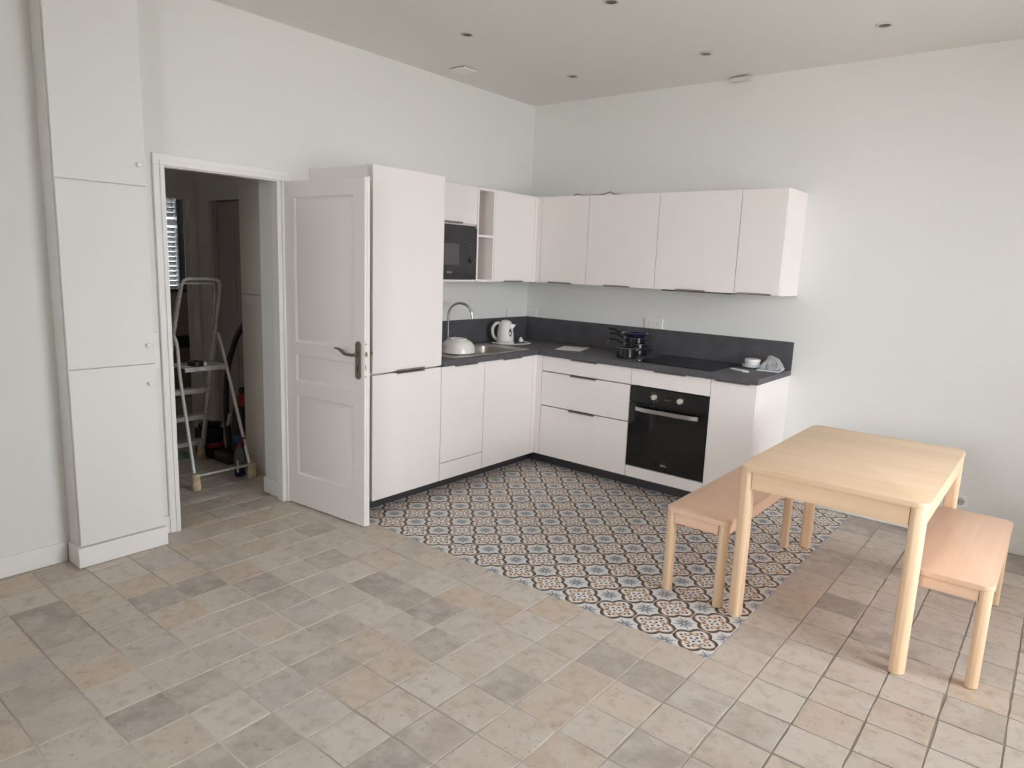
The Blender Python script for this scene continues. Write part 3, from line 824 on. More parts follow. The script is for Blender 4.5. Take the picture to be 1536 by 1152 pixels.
t = thingw('wall_cabinet', 'white wall cabinet above the kettle, next to the open shelf', 'wall cabinet', (UA / 2, (V2 + V3) / 2, ZU0))
obj('body', bx(0.004, UA - FT - 0.03, V2 + 0.0005, -0.40, ZU0 + 0.003, ZU1), 'carcass', t)
d1 = frontA(t, V2, V3, ZU0, ZU1, f=UA); pull('x', d1, -0.79, -0.56, ZU0 - 0.0005, UA, False)
obj('filler', bx(UA - FT, UA - 0.001, V3 + G, -UB + 0.001, ZU0 + 0.001, ZU1 - 0.001), 'lac', t)
W0, W1, W2, W3, W4 = 0.4117, 0.8634, 1.4638, 2.0660, 2.3580
t = thingw('wall_cabinet', 'white wall cabinet with corner filler over the printed sheet', 'wall cabinet', ((W0 + W1) / 2, -UB / 2, ZU0))
obj('body', bx(W0, W1 - 0.0005, -UB + FT + 0.03, -0.004, ZU0 + 0.003, ZU1), 'carcass', t)
obj('filler', bx(UA + 0.001, W0 - G, -UB + 0.001, -UB + FT, ZU0 + 0.001, ZU1 - 0.001), 'lac', t)
d1 = frontB(t, W0, W1, ZU0, ZU1, f=UB); pull('y', d1, 0.507, 0.734, ZU0 - 0.0005, -UB, False)
t = thingw('wall_cabinet', 'square white wall cabinet above the stack of pans', 'wall cabinet', ((W1 + W2) / 2, -UB / 2, ZU0))
obj('body', bx(W1 + 0.0005, W2 - 0.0005, -UB + FT + 0.03, -0.004, ZU0 + 0.003, ZU1), 'carcass', t)
d1 = frontB(t, W1, W2, ZU0, ZU1, f=UB); pull('y', d1, 1.038, 1.261, ZU0 - 0.0005, -UB, False)
t = thingw('wall_cabinet', 'square white wall cabinet with extractor above the hob', 'wall cabinet', ((W2 + W3) / 2, -UB / 2, ZU0))
obj('body', bx(W2 + 0.0005, W3 - 0.0005, -UB + FT + 0.03, -0.004, ZU0 + 0.003, ZU1), 'carcass', t)
d1 = frontB(t, W2, W3, ZU0, ZU1, f=UB); pull('y', d1, 1.64, 1.864, ZU0 - 0.0005, -UB, False)
obj('extractor_panel', bx(1.528, 2.045, -UB + 0.003, -0.06, ZU0 - 0.006, ZU0 + 0.002), 'dark', t)
t = thingw('wall_cabinet', 'narrow white wall cabinet with exposed end panel, over the jar and bag', 'wall cabinet', ((W3 + W4) / 2, -UB / 2, ZU0))
obj('body', bx(W3 + 0.0005, W4 - 0.002, -UB + FT + 0.03, -0.004, ZU0 + 0.003, ZU1), 'carcass', t)
obj('end_panel', bx(W4 - 0.0015, W4 + 0.0125, -UB + FT + 0.001, -0.001, ZU0, ZU1 + 0.001), 'lac', t)
d1 = frontB(t, W3, W4 + 0.012, ZU0, ZU1, f=UB); pull('y', d1, 2.095, 2.319, ZU0 - 0.0005, -UB, False)
cbm = B(); tube(cbm, smoothpath([(0.66, -0.30, ZU1 + 0.004), (0.72, -0.345, ZU1 + 0.014), (0.78, -0.34, ZU1 + 0.004), (0.95, -0.33, ZU1 + 0.006), (1.03, -0.35, ZU1 + 0.02), (1.06, -0.34, ZU1 + 0.005), (1.2, -0.25, ZU1 + 0.003)], 5), 0.003, 6)
single('cable', cbm, 'dark', 'thin dark cable lying on top of the wall cabinets', 'cable')

# microwave
mw = thingw('microwave', 'black built-in microwave under the short cabinet door', 'microwave', (UA / 2, -1.41, 1.478))
obj('body', bx(0.03, UA - 0.018, -1.675, -1.14, 1.4775, 1.86), 'black', mw)
fr = obj('front', bx(UA - 0.017, UA + 0.004, -1.700, -1.1125, 1.4785, 1.8655, bev=0.001), 'mglass', mw)
obj('door_window', bx(UA + 0.004, UA + 0.0046, -1.60, -1.302, 1.582, 1.732), 'mwin', fr)
kn = B(); lathe(kn, [(0.020, 0), (0.019, 0.012), (0.017, 0.016)], (UA + 0.004, -1.172, 1.618), 24, axis='x')
kb = obj('dial', kn, 'black', mw)
rg = B(); lathe(rg, [(0.0205, 0.0), (0.0205, 0.002), (0.019, 0.0022)], (UA + 0.016, -1.172, 1.618), 24, cap0=False, cap1=False, axis='x'); obj('dial_ring', rg, 'steel', kb)
for z in (1.737, 1.712, 1.687): obj('print_line', bx(UA + 0.004, UA + 0.0045, -1.205, -1.150, z - 0.0015, z + 0.0015), 'mwin', fr)
obj('print_line', bx(UA + 0.004, UA + 0.0045, -1.21, -1.15, 1.561, 1.5625), 'black', fr)
for z in (1.659, 1.55): obj('print_mark', bx(UA + 0.004, UA + 0.0045, -1.184, -1.174, z - 0.004, z + 0.004), 'mwin', fr)
obj('corner_tab', bx(UA + 0.004, UA + 0.006, -1.130, -1.1135, 1.853, 1.865), 'lgrey', fr)
text('logo', 'beko', 0.026, 'lgrey', fr, (UA + 0.0044, -1.400, 1.530), (R(90), 0, R(90)))

# oven
ov = thingw('oven', 'black built-in electric oven with a steel bar handle and two round knobs', 'oven', ((X1 + X2) / 2, -0.33, 0.184))
obj('body', bx(X1 + 0.02, X2 - 0.02, -DB + FT + 0.003, -0.08, 0.165, 0.775), 'black', ov)
pn = obj('control_panel', bx(X1 + 0.003, X2 - 0.003, -DB - 0.004, -DB + FT, 0.664, 0.774, bev=0.001), 'ovenpanel', ov)
dg = obj('door', bx(X1 + 0.003, X2 - 0.003, -DB - 0.004, -DB + FT, 0.186, 0.659, bev=0.001), 'bglass', ov)
obj('vent_gap', bx(X1 + 0.012, X2 - 0.012, -DB + 0.002, -DB + FT, 0.6595, 0.6635), 'dark', ov)
hb = B(); yb = -DB - 0.004
P = []
for k in range(13):
    f = k / 12; x = 1.533 + (2.010 - 1.533) * f
    out = 0.046 - 0.022 * (abs(f - 0.5) * 2) ** 6
    P.append((x, yb - out))
for sgn in (0, 1): pass
for k in range(12):
    (xa, ya), (xb, yb2) = P[k], P[k + 1]
    vs = []
    for x, y in ((xa, ya), (xb, yb2)):
        vs.append([hb.verts.new(p) for p in ((x, y, 0.604), (x, y + 0.009, 0.604), (x, y + 0.009, 0.632), (x, y, 0.632))])
    for q in range(4): hb.faces.new((vs[0][q], vs[0][(q + 1) % 4], vs[1][(q + 1) % 4], vs[1][q]))
    if k == 0: hb.faces.new(vs[0])
    if k == 11: hb.faces.new(vs[1])
bmesh.ops.remove_doubles(hb, verts=hb.verts, dist=1e-5)
for x in (1.533, 1.996): box(hb, x, x + 0.014, yb - 0.02, yb - 0.0003, 0.607, 0.629)
obj('handle', hb, 'steel', dg)
for (x, lab) in ((1.665, 'a'), (1.862, 'b')):
    kn = B(); lathe(kn, [(0.021, 0.0), (0.019, -0.004), (0.018, -0.020), (0.016, -0.022)], (x, yb, 0.716), 24, axis='y')
    k1 = obj('knob', kn, 'knobm', pn)
    obj('grip', bx(x - 0.003, x + 0.003, yb - 0.026, yb - 0.0215, 0.700, 0.732), 'knobm', k1)
    for a in range(0, 360, 45) if lab == 'a' else (90, 40):
        ca, sa = math.cos(R(a)), math.sin(R(a))
        obj('dial_mark', bx(x + 0.033 * ca - 0.002, x + 0.033 * ca + 0.002, yb - 0.0006, yb, 0.716 + 0.033 * sa - 0.002, 0.716 + 0.033 * sa + 0.002), 'lgrey', pn)
obj('display', bx(1.718, 1.812, yb - 0.0006, yb, 0.722, 0.748), 'bglass', pn)
for x in (1.748, 1.766, 1.784): obj('touch_key', lathe(B(), [(0.003, 0), (0.003, -0.0006)], (x, yb, 0.7075), 10, axis='y'), 'lgrey', pn)
text('logo', 'beko', 0.022, 'lgrey', dg, (1.772, yb - 0.0005, 0.234), (R(90), 0, 0))

# hob
hb = thingw('hob', 'black glass cooktop set into the worktop beside the pans', 'cooktop', (1.748, -0.31, ZT))
obj('glass', bx(1.450, 2.046, -0.566, -0.058, ZT + 0.0008, ZT + 0.005, bev=0.0012), 'hobglass', hb)
for (x, y, r) in ((1.60, -0.43, 0.075), (1.60, -0.19, 0.095), (1.89, -0.43, 0.095), (1.89, -0.19, 0.075)):
    rg = B(); lathe(rg, [(r, 0), (r + 0.002, 0.0), (r + 0.002, 0.0003), (r, 0.0003)], (x, y, ZT + 0.005), 36, cap0=False, cap1=False); obj('zone_ring', rg, 'mglass', hb)
obj('corner_trim', bx(1.452, 1.468, -0.5685, -0.5655, ZT + 0.0008, ZT + 0.0055), 'steel', hb)

# sink
sk = thingw('sink', 'stainless steel inset sink with basin and drainer', 'sink', (0.35, -1.115, ZT))
sb = B()
OX0, OX1, OY0, OY1 = 0.105, 0.594, -1.552, -0.684
IX0, IX1, IY0, IY1 = 0.175, 0.545, -1.130, -0.760
zr = ZT + 0.004
def ring(pts, z): return [sb.verts.new((p[0], p[1], z)) for p in pts]
n4 = 5
outer0 = ring(rrect(OX0, OX1, OY0, OY1, 0.03, n4), ZT + 0.0008); outer1 = ring(rrect(OX0 + 0.004, OX1 - 0.004, OY0 + 0.004, OY1 - 0.004, 0.028, n4), zr)
o2 = ring(rrect(OX0 + 0.014, OX1 - 0.014, OY0 + 0.014, OY1 - 0.014, 0.022, n4), zr - 0.001)
o3 = ring(rrect(OX0 + 0.022, OX1 - 0.022, OY0 + 0.022, OY1 - 0.022, 0.02, n4), zr - 0.0045)
i0 = ring(rrect(IX0 - 0.006, IX1 + 0.006, IY0 - 0.006, IY1 + 0.006, 0.066, n4), zr - 0.0045)
i1 = ring(rrect(IX0, IX1, IY0, IY1, 0.06, n4), zr - 0.010)
i2 = ring(rrect(IX0 + 0.012, IX1 - 0.012, IY0 + 0.012, IY1 - 0.012, 0.055, n4), ZT - 0.13)
i3 = ring(rrect(IX0 + 0.04, IX1 - 0.04, IY0 + 0.04, IY1 - 0.04, 0.04, n4), ZT - 0.15)
for a, b_ in ((outer0, outer1), (outer1, o2), (o2, o3), (o3, i0), (i0, i1), (i1, i2), (i2, i3)):
    for k in range(len(a)): sb.faces.new((a[k], a[(k + 1) % len(a)], b_[(k + 1) % len(a)], b_[k]))
sb.faces.new(i3)
obj('basin', sb, 'sink', sk)
for k in range(6):
    y = -1.49 + 0.055 * k
    obj('drainer_rib', bx(0.20, 0.53, y - 0.004, y + 0.004, zr - 0.0045, zr - 0.002, bev=0.0008), 'sink', sk)
dn = B(); lathe(dn, [(0.04, 0), (0.04, 0.003), (0.03, 0.001)], (0.36, -0.945, ZT - 0.149), 24); obj('drain', dn, 'chrome', sk)
# faucet
FX, FY = 0.085, -1.126
dv = Vector((0.165, 0.090, 0)).normalized()
fc = thingw('faucet', 'chrome high-arc kitchen faucet behind the upturned bowl', 'faucet', (FX + 0.02, FY, ZT))
FX += 0.02
fb = B(); lathe(fb, [(0.024, 0.0008), (0.024, 0.006), (0.019, 0.012), (0.019, 0.062), (0.012, 0.068)], (FX, FY, ZT), 20); obj('base', fb, 'chrome', fc)
c = Vector((FX, FY, 1.195)) + dv * 0.095
pth = [Vector((FX, FY, ZT + 0.065)), Vector((FX, FY, 1.10)), Vector((FX, FY, 1.195))] + [c + dv * (-0.095 * math.cos(R(a))) + Vector((0, 0, 0.095 * math.sin(R(a)))) for a in range(12, 181, 12)] + [c + dv * 0.096 + Vector((0, 0, -0.02))]
sp = B(); tube(sp, pth, 0.0095, 12); obj('spout', sp, 'chrome', fc)
lv = B(); tube(lv, [(FX, FY + 0.018, ZT + 0.04), (FX - 0.002, FY + 0.06, ZT + 0.058), (FX - 0.004, FY + 0.085, ZT + 0.085)], [0.007, 0.005, 0.004], 10); obj('lever', lv, 'chrome', fc)
# bowl upside down
bw = B(); br = 0.128
prof = []
for k in range(11):
    a = R(90 * k / 10); prof.append((br * (0.45 + 0.55 * math.cos(a) ** 0.75) if k < 10 else br * 0.45, 0.094 * math.sin(a)))
prof = [(br - 0.003, 0.0), (br, 0.002), (br * 0.995, 0.02), (br * 0.96, 0.045), (br * 0.87, 0.068), (br * 0.72, 0.085), (br * 0.56, 0.093), (br * 0.53, 0.094), (br * 0.53, 0.102), (br * 0.48, 0.102), (br * 0.46, 0.096), (0.001, 0.095)]
inn = [(r - 0.004, z - 0.004) for r, z in prof[2:7]]
lathe(bw, [(0.001, 0.086)] + [(r, max(z, 0.002)) for r, z in reversed(inn)] + prof, (0, 0, 0), 40)
bo = single('mixing_bowl', bw, 'ceram', 'white glazed bowl upturned on the sink drainer', 'bowl')
bo.location = (0.385, -1.305, zr + 0.0006)

# kettle
kt = thing('kettle', 'white plastic electric kettle with its cord and plug by the corner', 'kettle', (0.185, -0.515, ZT + 0.0006), R(28))
# local x to the spout side (towards the corner), handle on -x
body = B(); lathe(body, [(0.070, 0.018), (0.071, 0.024), (0.071, 0.05), (0.069, 0.09), (0.063, 0.13), (0.055, 0.155), (0.048, 0.166)], (0, 0, 0), 32)
obj('body', body, 'plastic', kt)
ld = B(); lathe(ld, [(0.050, 0.1665), (0.046, 0.178), (0.036, 0.188), (0.020, 0.194), (0.002, 0.196)], (0, 0, 0), 28); obj('lid', ld, 'plastic', kt)
bs = B(); lathe(bs, [(0.076, 0.0), (0.078, 0.006), (0.074, 0.014), (0.060, 0.017)], (0, 0, 0), 32); obj('base', bs, 'plastic', kt)
so = B(); v = [so.verts.new(p) for p in ((0.060, -0.018, 0.120), (0.060, 0.018, 0.120), (0.045, 0.026, 0.165), (0.045, -0.026, 0.165), (0.088, 0, 0.160))]
for q in ((0, 1, 2, 3), (0, 4, 1), (1, 4, 2), (2, 4, 3), (3, 4, 0)): so.faces.new([v[k] for k in q])
obj('spout', so, 'plastic', kt)
hd = B(); tube(hd, smoothpath([(-0.040, 0, 0.160), (-0.078, 0, 0.165), (-0.108, 0, 0.130), (-0.112, 0, 0.085), (-0.096, 0, 0.045), (-0.066, 0, 0.024)], 5), 0.0135, 10); hnd = obj('handle', hd, 'plastic', kt)
obj('switch', bx(-0.083, -0.065, -0.010, 0.010, 0.176, 0.182, bev=0.002), 'kwin', hnd)
# water gauge on the camera side
gz = B()
for (r0, m_) in ((1.0, 0),):
    pts = []
    for k in range(16):
        a = 2 * math.pi * k / 16
        yy = 0.018 * math.cos(a) * (1 - 0.35 * max(0, math.sin(a))); zz = 0.095 + 0.033 * math.sin(a)
        pts.append((yy, zz))
    th = R(-42)
    fr_ = []
    for yy, zz in pts:
        rad = 0.0708 - 0.0001 * 0 - (0.0035 if zz > 0.1 else 0.001) * 0 + 0.0006
        rad = 0.0712 - max(0, zz - 0.05) * 0.075 + 0.0012
        ang = th + yy / rad
        fr_.append(gz.verts.new((rad * math.cos(ang), rad * math.sin(ang), zz)))
    gz.faces.new(fr_)
obj('water_gauge', gz, 'kwin', kt)
cd_ = B(); tube(cd_, smoothpath([(-0.07, -0.03, 0.004), (-0.10, -0.05, 0.004), (-0.06, -0.10, 0.004), (0.03, -0.11, 0.004), (0.13, -0.06, 0.004), (0.20, 0.03, 0.004), (0.20, 0.08, 0.004), (0.16, 0.115, 0.006), (0.13, 0.12, 0.016)], 6), 0.0032, 8)
crd = obj('cord', cd_, 'plastic', kt)
pg = B(); lathe(pg, [(0.010, 0), (0.019, 0.006), (0.019, 0.022), (0.012, 0.036), (0.006, 0.044)], (0.112, 0.125, 0.001), 18); obj('plug', pg, 'plastic', crd)

# printed sheet
shb = bx(-0.105, 0.105, -0.148, 0.148, 0, 0.0006)
sh = single('printed_sheet', shb, 'sheet', 'printed sheet of paper lying on the worktop near the corner', 'paper')
sh.location = (0.748, -0.335, ZT + 0.0006); sh.rotation_euler = (0, 0, R(18))

# pans
def saucepan(name, label, loc, r, h, rotz, mside, hl=0.15, group=None, flare=1.0, rise=0.03, hook=False):
    t_ = thing(name, label, 'pan', loc, rotz, group)
    bm_ = B(); e = 0.0025
    lathe(bm_, [(r * flare * 0.93 - 0.008 if flare > 1 else r - 0.010, 0), (r * 0.985 if flare == 1 else r * 0.80, 0.004), (r, h - 0.002), (r + 0.003, h), (r, h + 0.001), (r - e, h - 0.002), (r * 0.97 - e if flare == 1 else r * 0.78, 0.007), (0.002, 0.006)] if flare == 1 else
          [(r * 0.70, 0), (r * 0.74, 0.003), (r * 0.96, h - 0.004), (r, h), (r - 0.003, h), (r * 0.93, h - 0.004), (r * 0.71, 0.006), (0.002, 0.005)], (0, 0, 0), 36)
    obj('vessel', bm_, mside, t_)
    z0 = h - 0.016
    fl = B(); tube(fl, [(-r + 0.001, 0, z0), (-r - 0.022, 0, z0 + 0.006)], [0.009, 0.010], 10); obj('ferrule', fl, 'steel', t_)
    hd_ = B(); tube(hd_, smoothpath([(-r - 0.022, 0, z0 + 0.006), (-r - 0.06, 0, z0 + 0.018), (-r - hl * 0.6, 0, z0 + rise), (-r - hl, 0, z0 + rise + 0.002)], 5), 0.0088, 10)
    hh = obj('handle', hd_, 'black', t_)
    if hook:
        rg_ = B(); tube(rg_, [(-r - hl + 0.004, 0, z0 + rise + 0.006), (-r - hl - 0.010, 0, z0 + rise - 0.020), (-r - hl - 0.014, 0, z0 + rise - 0.040)], 0.003, 8); obj('hanging_loop', rg_, 'steel', hh)
    rim = B(); lathe(rim, [(r + 0.0032, h - 0.002), (r + 0.0036, h), (r + 0.002, h + 0.0016), (r - 0.001, h + 0.0012)], (0, 0, 0), 36, cap0=False, cap1=False); obj('rim', rim, 'steel', t_)
    return t_
SX, SY = 1.262, -0.225
zc = ZT + 0.0006
saucepan('saucepan', 'deep black saucepan at the bottom of the pan stack', (SX + 0.012, SY, zc), 0.083, 0.092, R(12), 'pan', 0.14, hook=True)
saucepan('saucepan', 'black saucepan in the middle of the pan stack', (SX, SY, zc + 0.0945), 0.076, 0.042, R(8), 'pan', 0.14, rise=0.03)
saucepan('frying_pan', 'small blue-black frying pan on top of the pan stack', (SX - 0.003, SY, zc + 0.1395), 0.098, 0.032, R(6), 'panblue', 0.13, flare=1.2, rise=0.028)
saucepan('saucepan', 'small black saucepan standing in front of the pan stack', (1.318, -0.455, zc), 0.074, 0.078, R(193), 'pan', 0.12, rise=0.014)

# white scrap, jar, booklet, bag
sc_ = B()
for (k, (a, b2)) in enumerate(((0, 0),)):
    pts = [(-0.085, 0.030), (-0.03, 0.040), (0.05, 0.022), (0.085, -0.018), (0.05, -0.040), (0.0, -0.020), (-0.05, 0.0)]
    prism(sc_, pts, 0, 0.009, 0.003)
s1 = single('paper_wrapper', sc_, 'paperm', 'small white folded paper wrapper near the worktop end', 'paper')
s1.location = (2.155, -0.375, ZT + 0.0006); s1.rotation_euler = (0, 0, R(-8))
jr = thingw('dish', 'shallow grey glass dish under the white lidded tub', 'dish', (2.150, -0.135, ZT))
db = B(); lathe(db, [(0.045, 0.0006), (0.060, 0.006), (0.066, 0.020), (0.066, 0.026), (0.062, 0.026), (0.055, 0.010), (0.002, 0.006)], (2.150, -0.135, ZT), 30); obj('vessel', db, 'clear', jr)
tb = thingw('plastic_tub', 'small white plastic tub with a lid standing in the grey dish', 'tub', (2.156, -0.135, ZT + 0.0075))
bm = B(); lathe(bm, [(0.046, 0.0075), (0.048, 0.012), (0.050, 0.042)], (2.156, -0.135, ZT), 30); obj('body', bm, 'plastic', tb)
bm = B(); lathe(bm, [(0.052, 0.0425), (0.054, 0.044), (0.054, 0.060), (0.051, 0.0635), (0.044, 0.0645), (0.040, 0.0638), (0.002, 0.0642)], (2.156, -0.135, ZT), 30); obj('lid', bm, 'plastic', tb)
bk = thing('booklet', 'blue and white booklets lying under the crumpled plastic bag', 'booklet', (2.288, -0.13, ZT + 0.0006), R(8))
obj('pages', bx(-0.075, 0.075, -0.105, 0.105, 0, 0.007), 'paperm', bk)
obj('cover', bx(-0.0755, 0.0755, -0.1055, 0.1055, 0.007, 0.0085), 'bookcov', bk)
bgm = B(); rb = random.Random(11); NS, NR = 44, 11; rings = []
ph = [rb.uniform(0, 6.28) for _ in range(6)]
for k in range(NR + 1):
    h = k / NR; ring_ = []
    for i in range(NS):
        a = 2 * math.pi * i / NS
        fold = 0.55 * abs(math.sin(3.5 * a + ph[0] + 1.5 * h)) + 0.45 * abs(math.sin(6 * a + ph[1] - 2.4 * h)) + 0.25 * math.sin(11 * a + ph[2] + 5 * h)
        r_ = 0.088 * (1 - h) ** 0.72 * (0.72 + 0.42 * fold) + 0.004
        z_ = 0.092 * h + 0.010 * (1 - h) * h * 4 * math.sin(4 * a + ph[3]) + rb.uniform(-0.0025, 0.0025) * (1 if 0 < k < NR else 0)
        if k == 0: z_ = 0.0004
        sk = -0.012 * h + 0.020 * math.sin(3 * h)
        ring_.append(bgm.verts.new((r_ * 0.90 * math.cos(a) + sk, r_ * 1.0 * math.sin(a) + 0.006 * math.sin(5 * h), max(0.0004, z_))))
    rings.append(ring_)
for a, b_ in zip(rings, rings[1:]):
    for i in range(NS): bgm.faces.new((a[i], a[(i + 1) % NS], b_[(i + 1) % NS], b_[i]))
bgm.faces.new(rings[-1])
bg_ = single('plastic_bag', bgm, 'bag', 'crumpled clear plastic bag on the booklets at the worktop end', 'bag', smooth=False)
bg_.location = (2.287, -0.125, ZT + 0.0098)

# sockets
def socket(label, axis, a0, a1, z0, z1, n=1, cat='socket'):
    s_ = thingw('wall_socket', label, cat, ((0.005, (a0 + a1) / 2, z0) if axis == 'x' else ((a0 + a1) / 2, -0.005, z0)))
    def bb_(p0, p1, q0, q1, d0, d1, m, nm, par, bev=0.0):
        if axis == 'x': return obj(nm, bx(d0, d1, p0, p1, q0, q1, bev=bev), m, par)
        return obj(nm, bx(p0, p1, -d1, -d0, q0, q1, bev=bev), m, par)
    pl = bb_(a0, a1, z0, z1, 0.0006, 0.010, 'plastic', 'plate', s_, 0.002)
    wd = (a1 - a0) / n
    for k in range(n):
        m0 = a0 + wd * (k + 0.5); zc_ = (z0 + z1) / 2
        ins = bb_(m0 - 0.022, m0 + 0.022, zc_ - 0.022, zc_ + 0.022, 0.010, 0.0115, 'trim', 'insert', pl, 0.0005)
        for (da, dz) in ((-0.009, -0.004), (0.009, -0.004), (0.0, 0.012)):
            bb_(m0 + da - 0.0025, m0 + da + 0.0025, zc_ + dz - 0.0025, zc_ + dz + 0.0025, 0.0115, 0.0119, 'dark', 'pin_hole', ins)
    return s_
socket('white socket above the backsplash behind the kettle', 'x', -0.289, -0.211, ZS + 0.001, 1.214)
socket('white socket on the hob wall right at the corner', 'y', 0.036, 0.120, ZS + 0.001, 1.214)
socket('white double socket above the backsplash behind the pans', 'y', 1.215, 1.372, ZS + 0.001, 1.217, 2)
rs_ = thingw('wall_socket', 'low white square socket on the wall behind the dining table', 'socket', (3.49, -0.005, 0.22))
obj('plate', bx(3.452, 3.528, -0.010, -0.0006, 0.216, 0.290, bev=0.003), 'plastic', rs_)
bm = B(); lathe(bm, [(0.024, -0.0002), (0.022, -0.001), (0.021, -0.0012)], (3.49, -0.010, 0.253), 24, axis='y'); ins = obj('insert', bm, 'lgrey', rs_)
for dx in (-0.009, 0.009): obj('pin_hole', lathe(B(), [(0.0032, 0), (0.0032, -0.0008)], (3.49 + dx, -0.0113, 0.253), 10, axis='y'), 'dark', ins)

# ------------------------------------------------------------------ ceiling fittings
for (x, y, lab) in ((0.815, -1.742, 'round recessed ceiling spot over the sink cabinets'), (0.836, -0.647, 'round recessed ceiling spot nearest the kitchen corner'),
                    (1.855, -0.656, 'round recessed ceiling spot above the oven'), (1.807, -1.722, 'round recessed ceiling spot over the middle of the patterned tiles'),
                    (2.868, -0.636, 'round recessed ceiling spot above the dining table')):
    s_ = thingw('ceiling_spot', lab, 'ceiling spot', (x, y, H), 'recessed spots in a grid over the kitchen')
    bm = B(); lathe(bm, [(0.044, -0.0006), (0.044, -0.004), (0.040, -0.006), (0.031, -0.006), (0.030, -0.0035)], (x, y, H), 28, cap0=False, cap1=False); obj('rim', bm, 'spotrim', s_)
    bm = B(); lathe(bm, [(0.0305, -0.0036), (0.020, -0.0015), (0.001, -0.0012)], (x, y, H), 28, cap0=False); obj('lens', bm, 'spotin', s_)
vp = thingw('ceiling_vent', 'small square white vent plate on the ceiling near the sink wall', 'vent', (0.275, -1.205, H))
obj('plate', bx(0.205, 0.345, -1.27, -1.135, H - 0.018, H - 0.008, bev=0.002), 'trim', vp)
obj('collar', bx(0.225, 0.325, -1.25, -1.155, H - 0.008, H - 0.0005), 'dark', vp)
wv = thingw('wall_vent', 'small grey vent hood under the ceiling on the wall above the oven', 'vent', (1.84, -0.04, 2.92))
obj('hood', bx(1.770, 1.920, -0.075, -0.0008, 2.925, 2.948, bev=0.003), 'vent', wv)
obj('lip', bx(1.772, 1.918, -0.079, -0.0752, 2.918, 2.934), 'vent', wv)

# ------------------------------------------------------------------ table and benches
def woodset(name, label, cat, x0, x1, y0, y1, h, tt, leg, ap, kx, ky, kz, cr, group=None):
    t_ = thingw(name, label, cat, ((x0 + x1) / 2, (y0 + y1) / 2, 0), group)
    obj('top', prism(B(), rrect(x0, x1, y0, y1, cr, 8), h - tt, h, 0.002, 2), ky if cat == 'bench' else kx, t_)
    i = 0.004
    for (sx, sy) in ((0, 0), (1, 0), (1, 1), (0, 1)):
        lx0 = x0 + i if sx == 0 else x1 - i - leg; ly0 = y0 + i if sy == 0 else y1 - i - leg
        big, sm = leg * 0.62, leg * 0.10
        rr = [leg * 0.40] * 4
        idx = {(1, 1): 0, (0, 1): 1, (0, 0): 2, (1, 0): 3}[(sx, sy)]
        opp = (idx + 2) % 4
        rr = [leg * 0.36] * 4; rr[idx] = leg * 0.60; rr[opp] = sm
        rr[idx] = leg - leg * 0.37
        lg = obj('leg', prism(B(), rrect(lx0, lx0 + leg, ly0, ly0 + leg, rr, 6), 0.003, h - tt, 0.0015), kz, t_)
        obj('glide', lathe(B(), [(leg * 0.30, 0.0), (leg * 0.30, 0.003)], (lx0 + leg / 2, ly0 + leg / 2, 0), 16), 'dark', lg)
    g = 0.010; th = 0.020; z0 = h - tt - ap; z1 = h - tt
    e = i + leg + 0.0006
    obj('apron', bx(x0 + e, x1 - e, y0 + g, y0 + g + th, z0, z1), kx, t_); obj('apron', bx(x0 + e, x1 - e, y1 - g - th, y1 - g, z0, z1), kx, t_)
    obj('apron', bx(x0 + g, x0 + g + th, y0 + e, y1 - e, z0, z1), ky, t_); obj('apron', bx(x1 - g - th, x1 - g, y0 + e, y1 - e, z0, z1), ky, t_)
    return t_
woodset('dining_table', 'light wooden dining table with round-edged legs between two benches', 'table', 2.785, 3.545, -1.957, -0.775, 0.742, 0.023, 0.060, 0.082, 'tabx', 'taby', 'tabz', 0.045)
woodset('bench', 'light wooden bench standing on the patterned tiles', 'bench', 2.428, 2.755, -1.930, -0.880, 0.441, 0.022, 0.046, 0.052, 'benx', 'beny', 'benz', 0.04)
woodset('bench', 'light wooden bench standing on the plain stone tiles', 'bench', 3.462, 3.790, -1.860, -0.862, 0.441, 0.022, 0.046, 0.052, 'benx', 'beny', 'benz', 0.04)

# ------------------------------------------------------------------ passage behind the door
pc = thingw('passage_cupboard', 'beige flat-fronted cupboard just inside the passage', 'cupboard', (-0.57, -2.1, 0))
obj('body', bx(-0.872, -WT - 0.002, -2.272, -1.902, 0.0, 2.6), 'hallcab', pc)
obj('door', bx(-0.874, -WT - 0.003, -2.290, -2.2725, 1.318, 2.6), 'hallcab', pc)
obj('door', bx(-0.874, -WT - 0.003, -2.290, -2.2725, 0.110, 1.313), 'hallcab', pc)
obj('plinth', bx(-0.872, -WT - 0.003, -2.282, -2.2725, 0.0, 0.104), 'hallcab', pc)
# dark door in the passage wall, standing ajar
bm = B(); box(bm, -2.075, -2.03, -1.918, -1.9005, 0.0, 2.09); box(bm, -1.30, -1.255, -1.918, -1.9005, 0.0, 2.09); box(bm, -2.03, -1.30, -1.918, -1.9005, 2.04, 2.09)
tp = struct('trim_passage', bm, 'hallwall', 'pale casing around the dark passage door', cat='door frame')
obj('jamb', bx(-2.029, -1.942, -1.888, -1.822, 0.0, 2.04), 'darkdoor', tp)
pd = struct('door_2', bx(-1.925, -1.305, -1.893, -1.858, 0.008, 2.03), 'darkdoor', 'dim grey door in the passage side wall', cat='door')
pb = B()
for (z0, z1) in ((1.10, 1.92), (0.25, 0.95)):
    for a in ((-1.66, -1.645, z0, z1), (-1.40, -1.385, z0, z1), (-1.645, -1.40, z0, z0 + 0.015), (-1.645, -1.40, z1 - 0.015, z1)): box(pb, a[0], a[1], -1.899, -1.893, a[2], a[3])
obj('moulding', pb, 'darkdoor', pd)
obj('hinge', lathe(B(), [(0.007, 0), (0.007, 0.085)], (-1.932, -1.897, 1.775), 10), 'steel', pd)
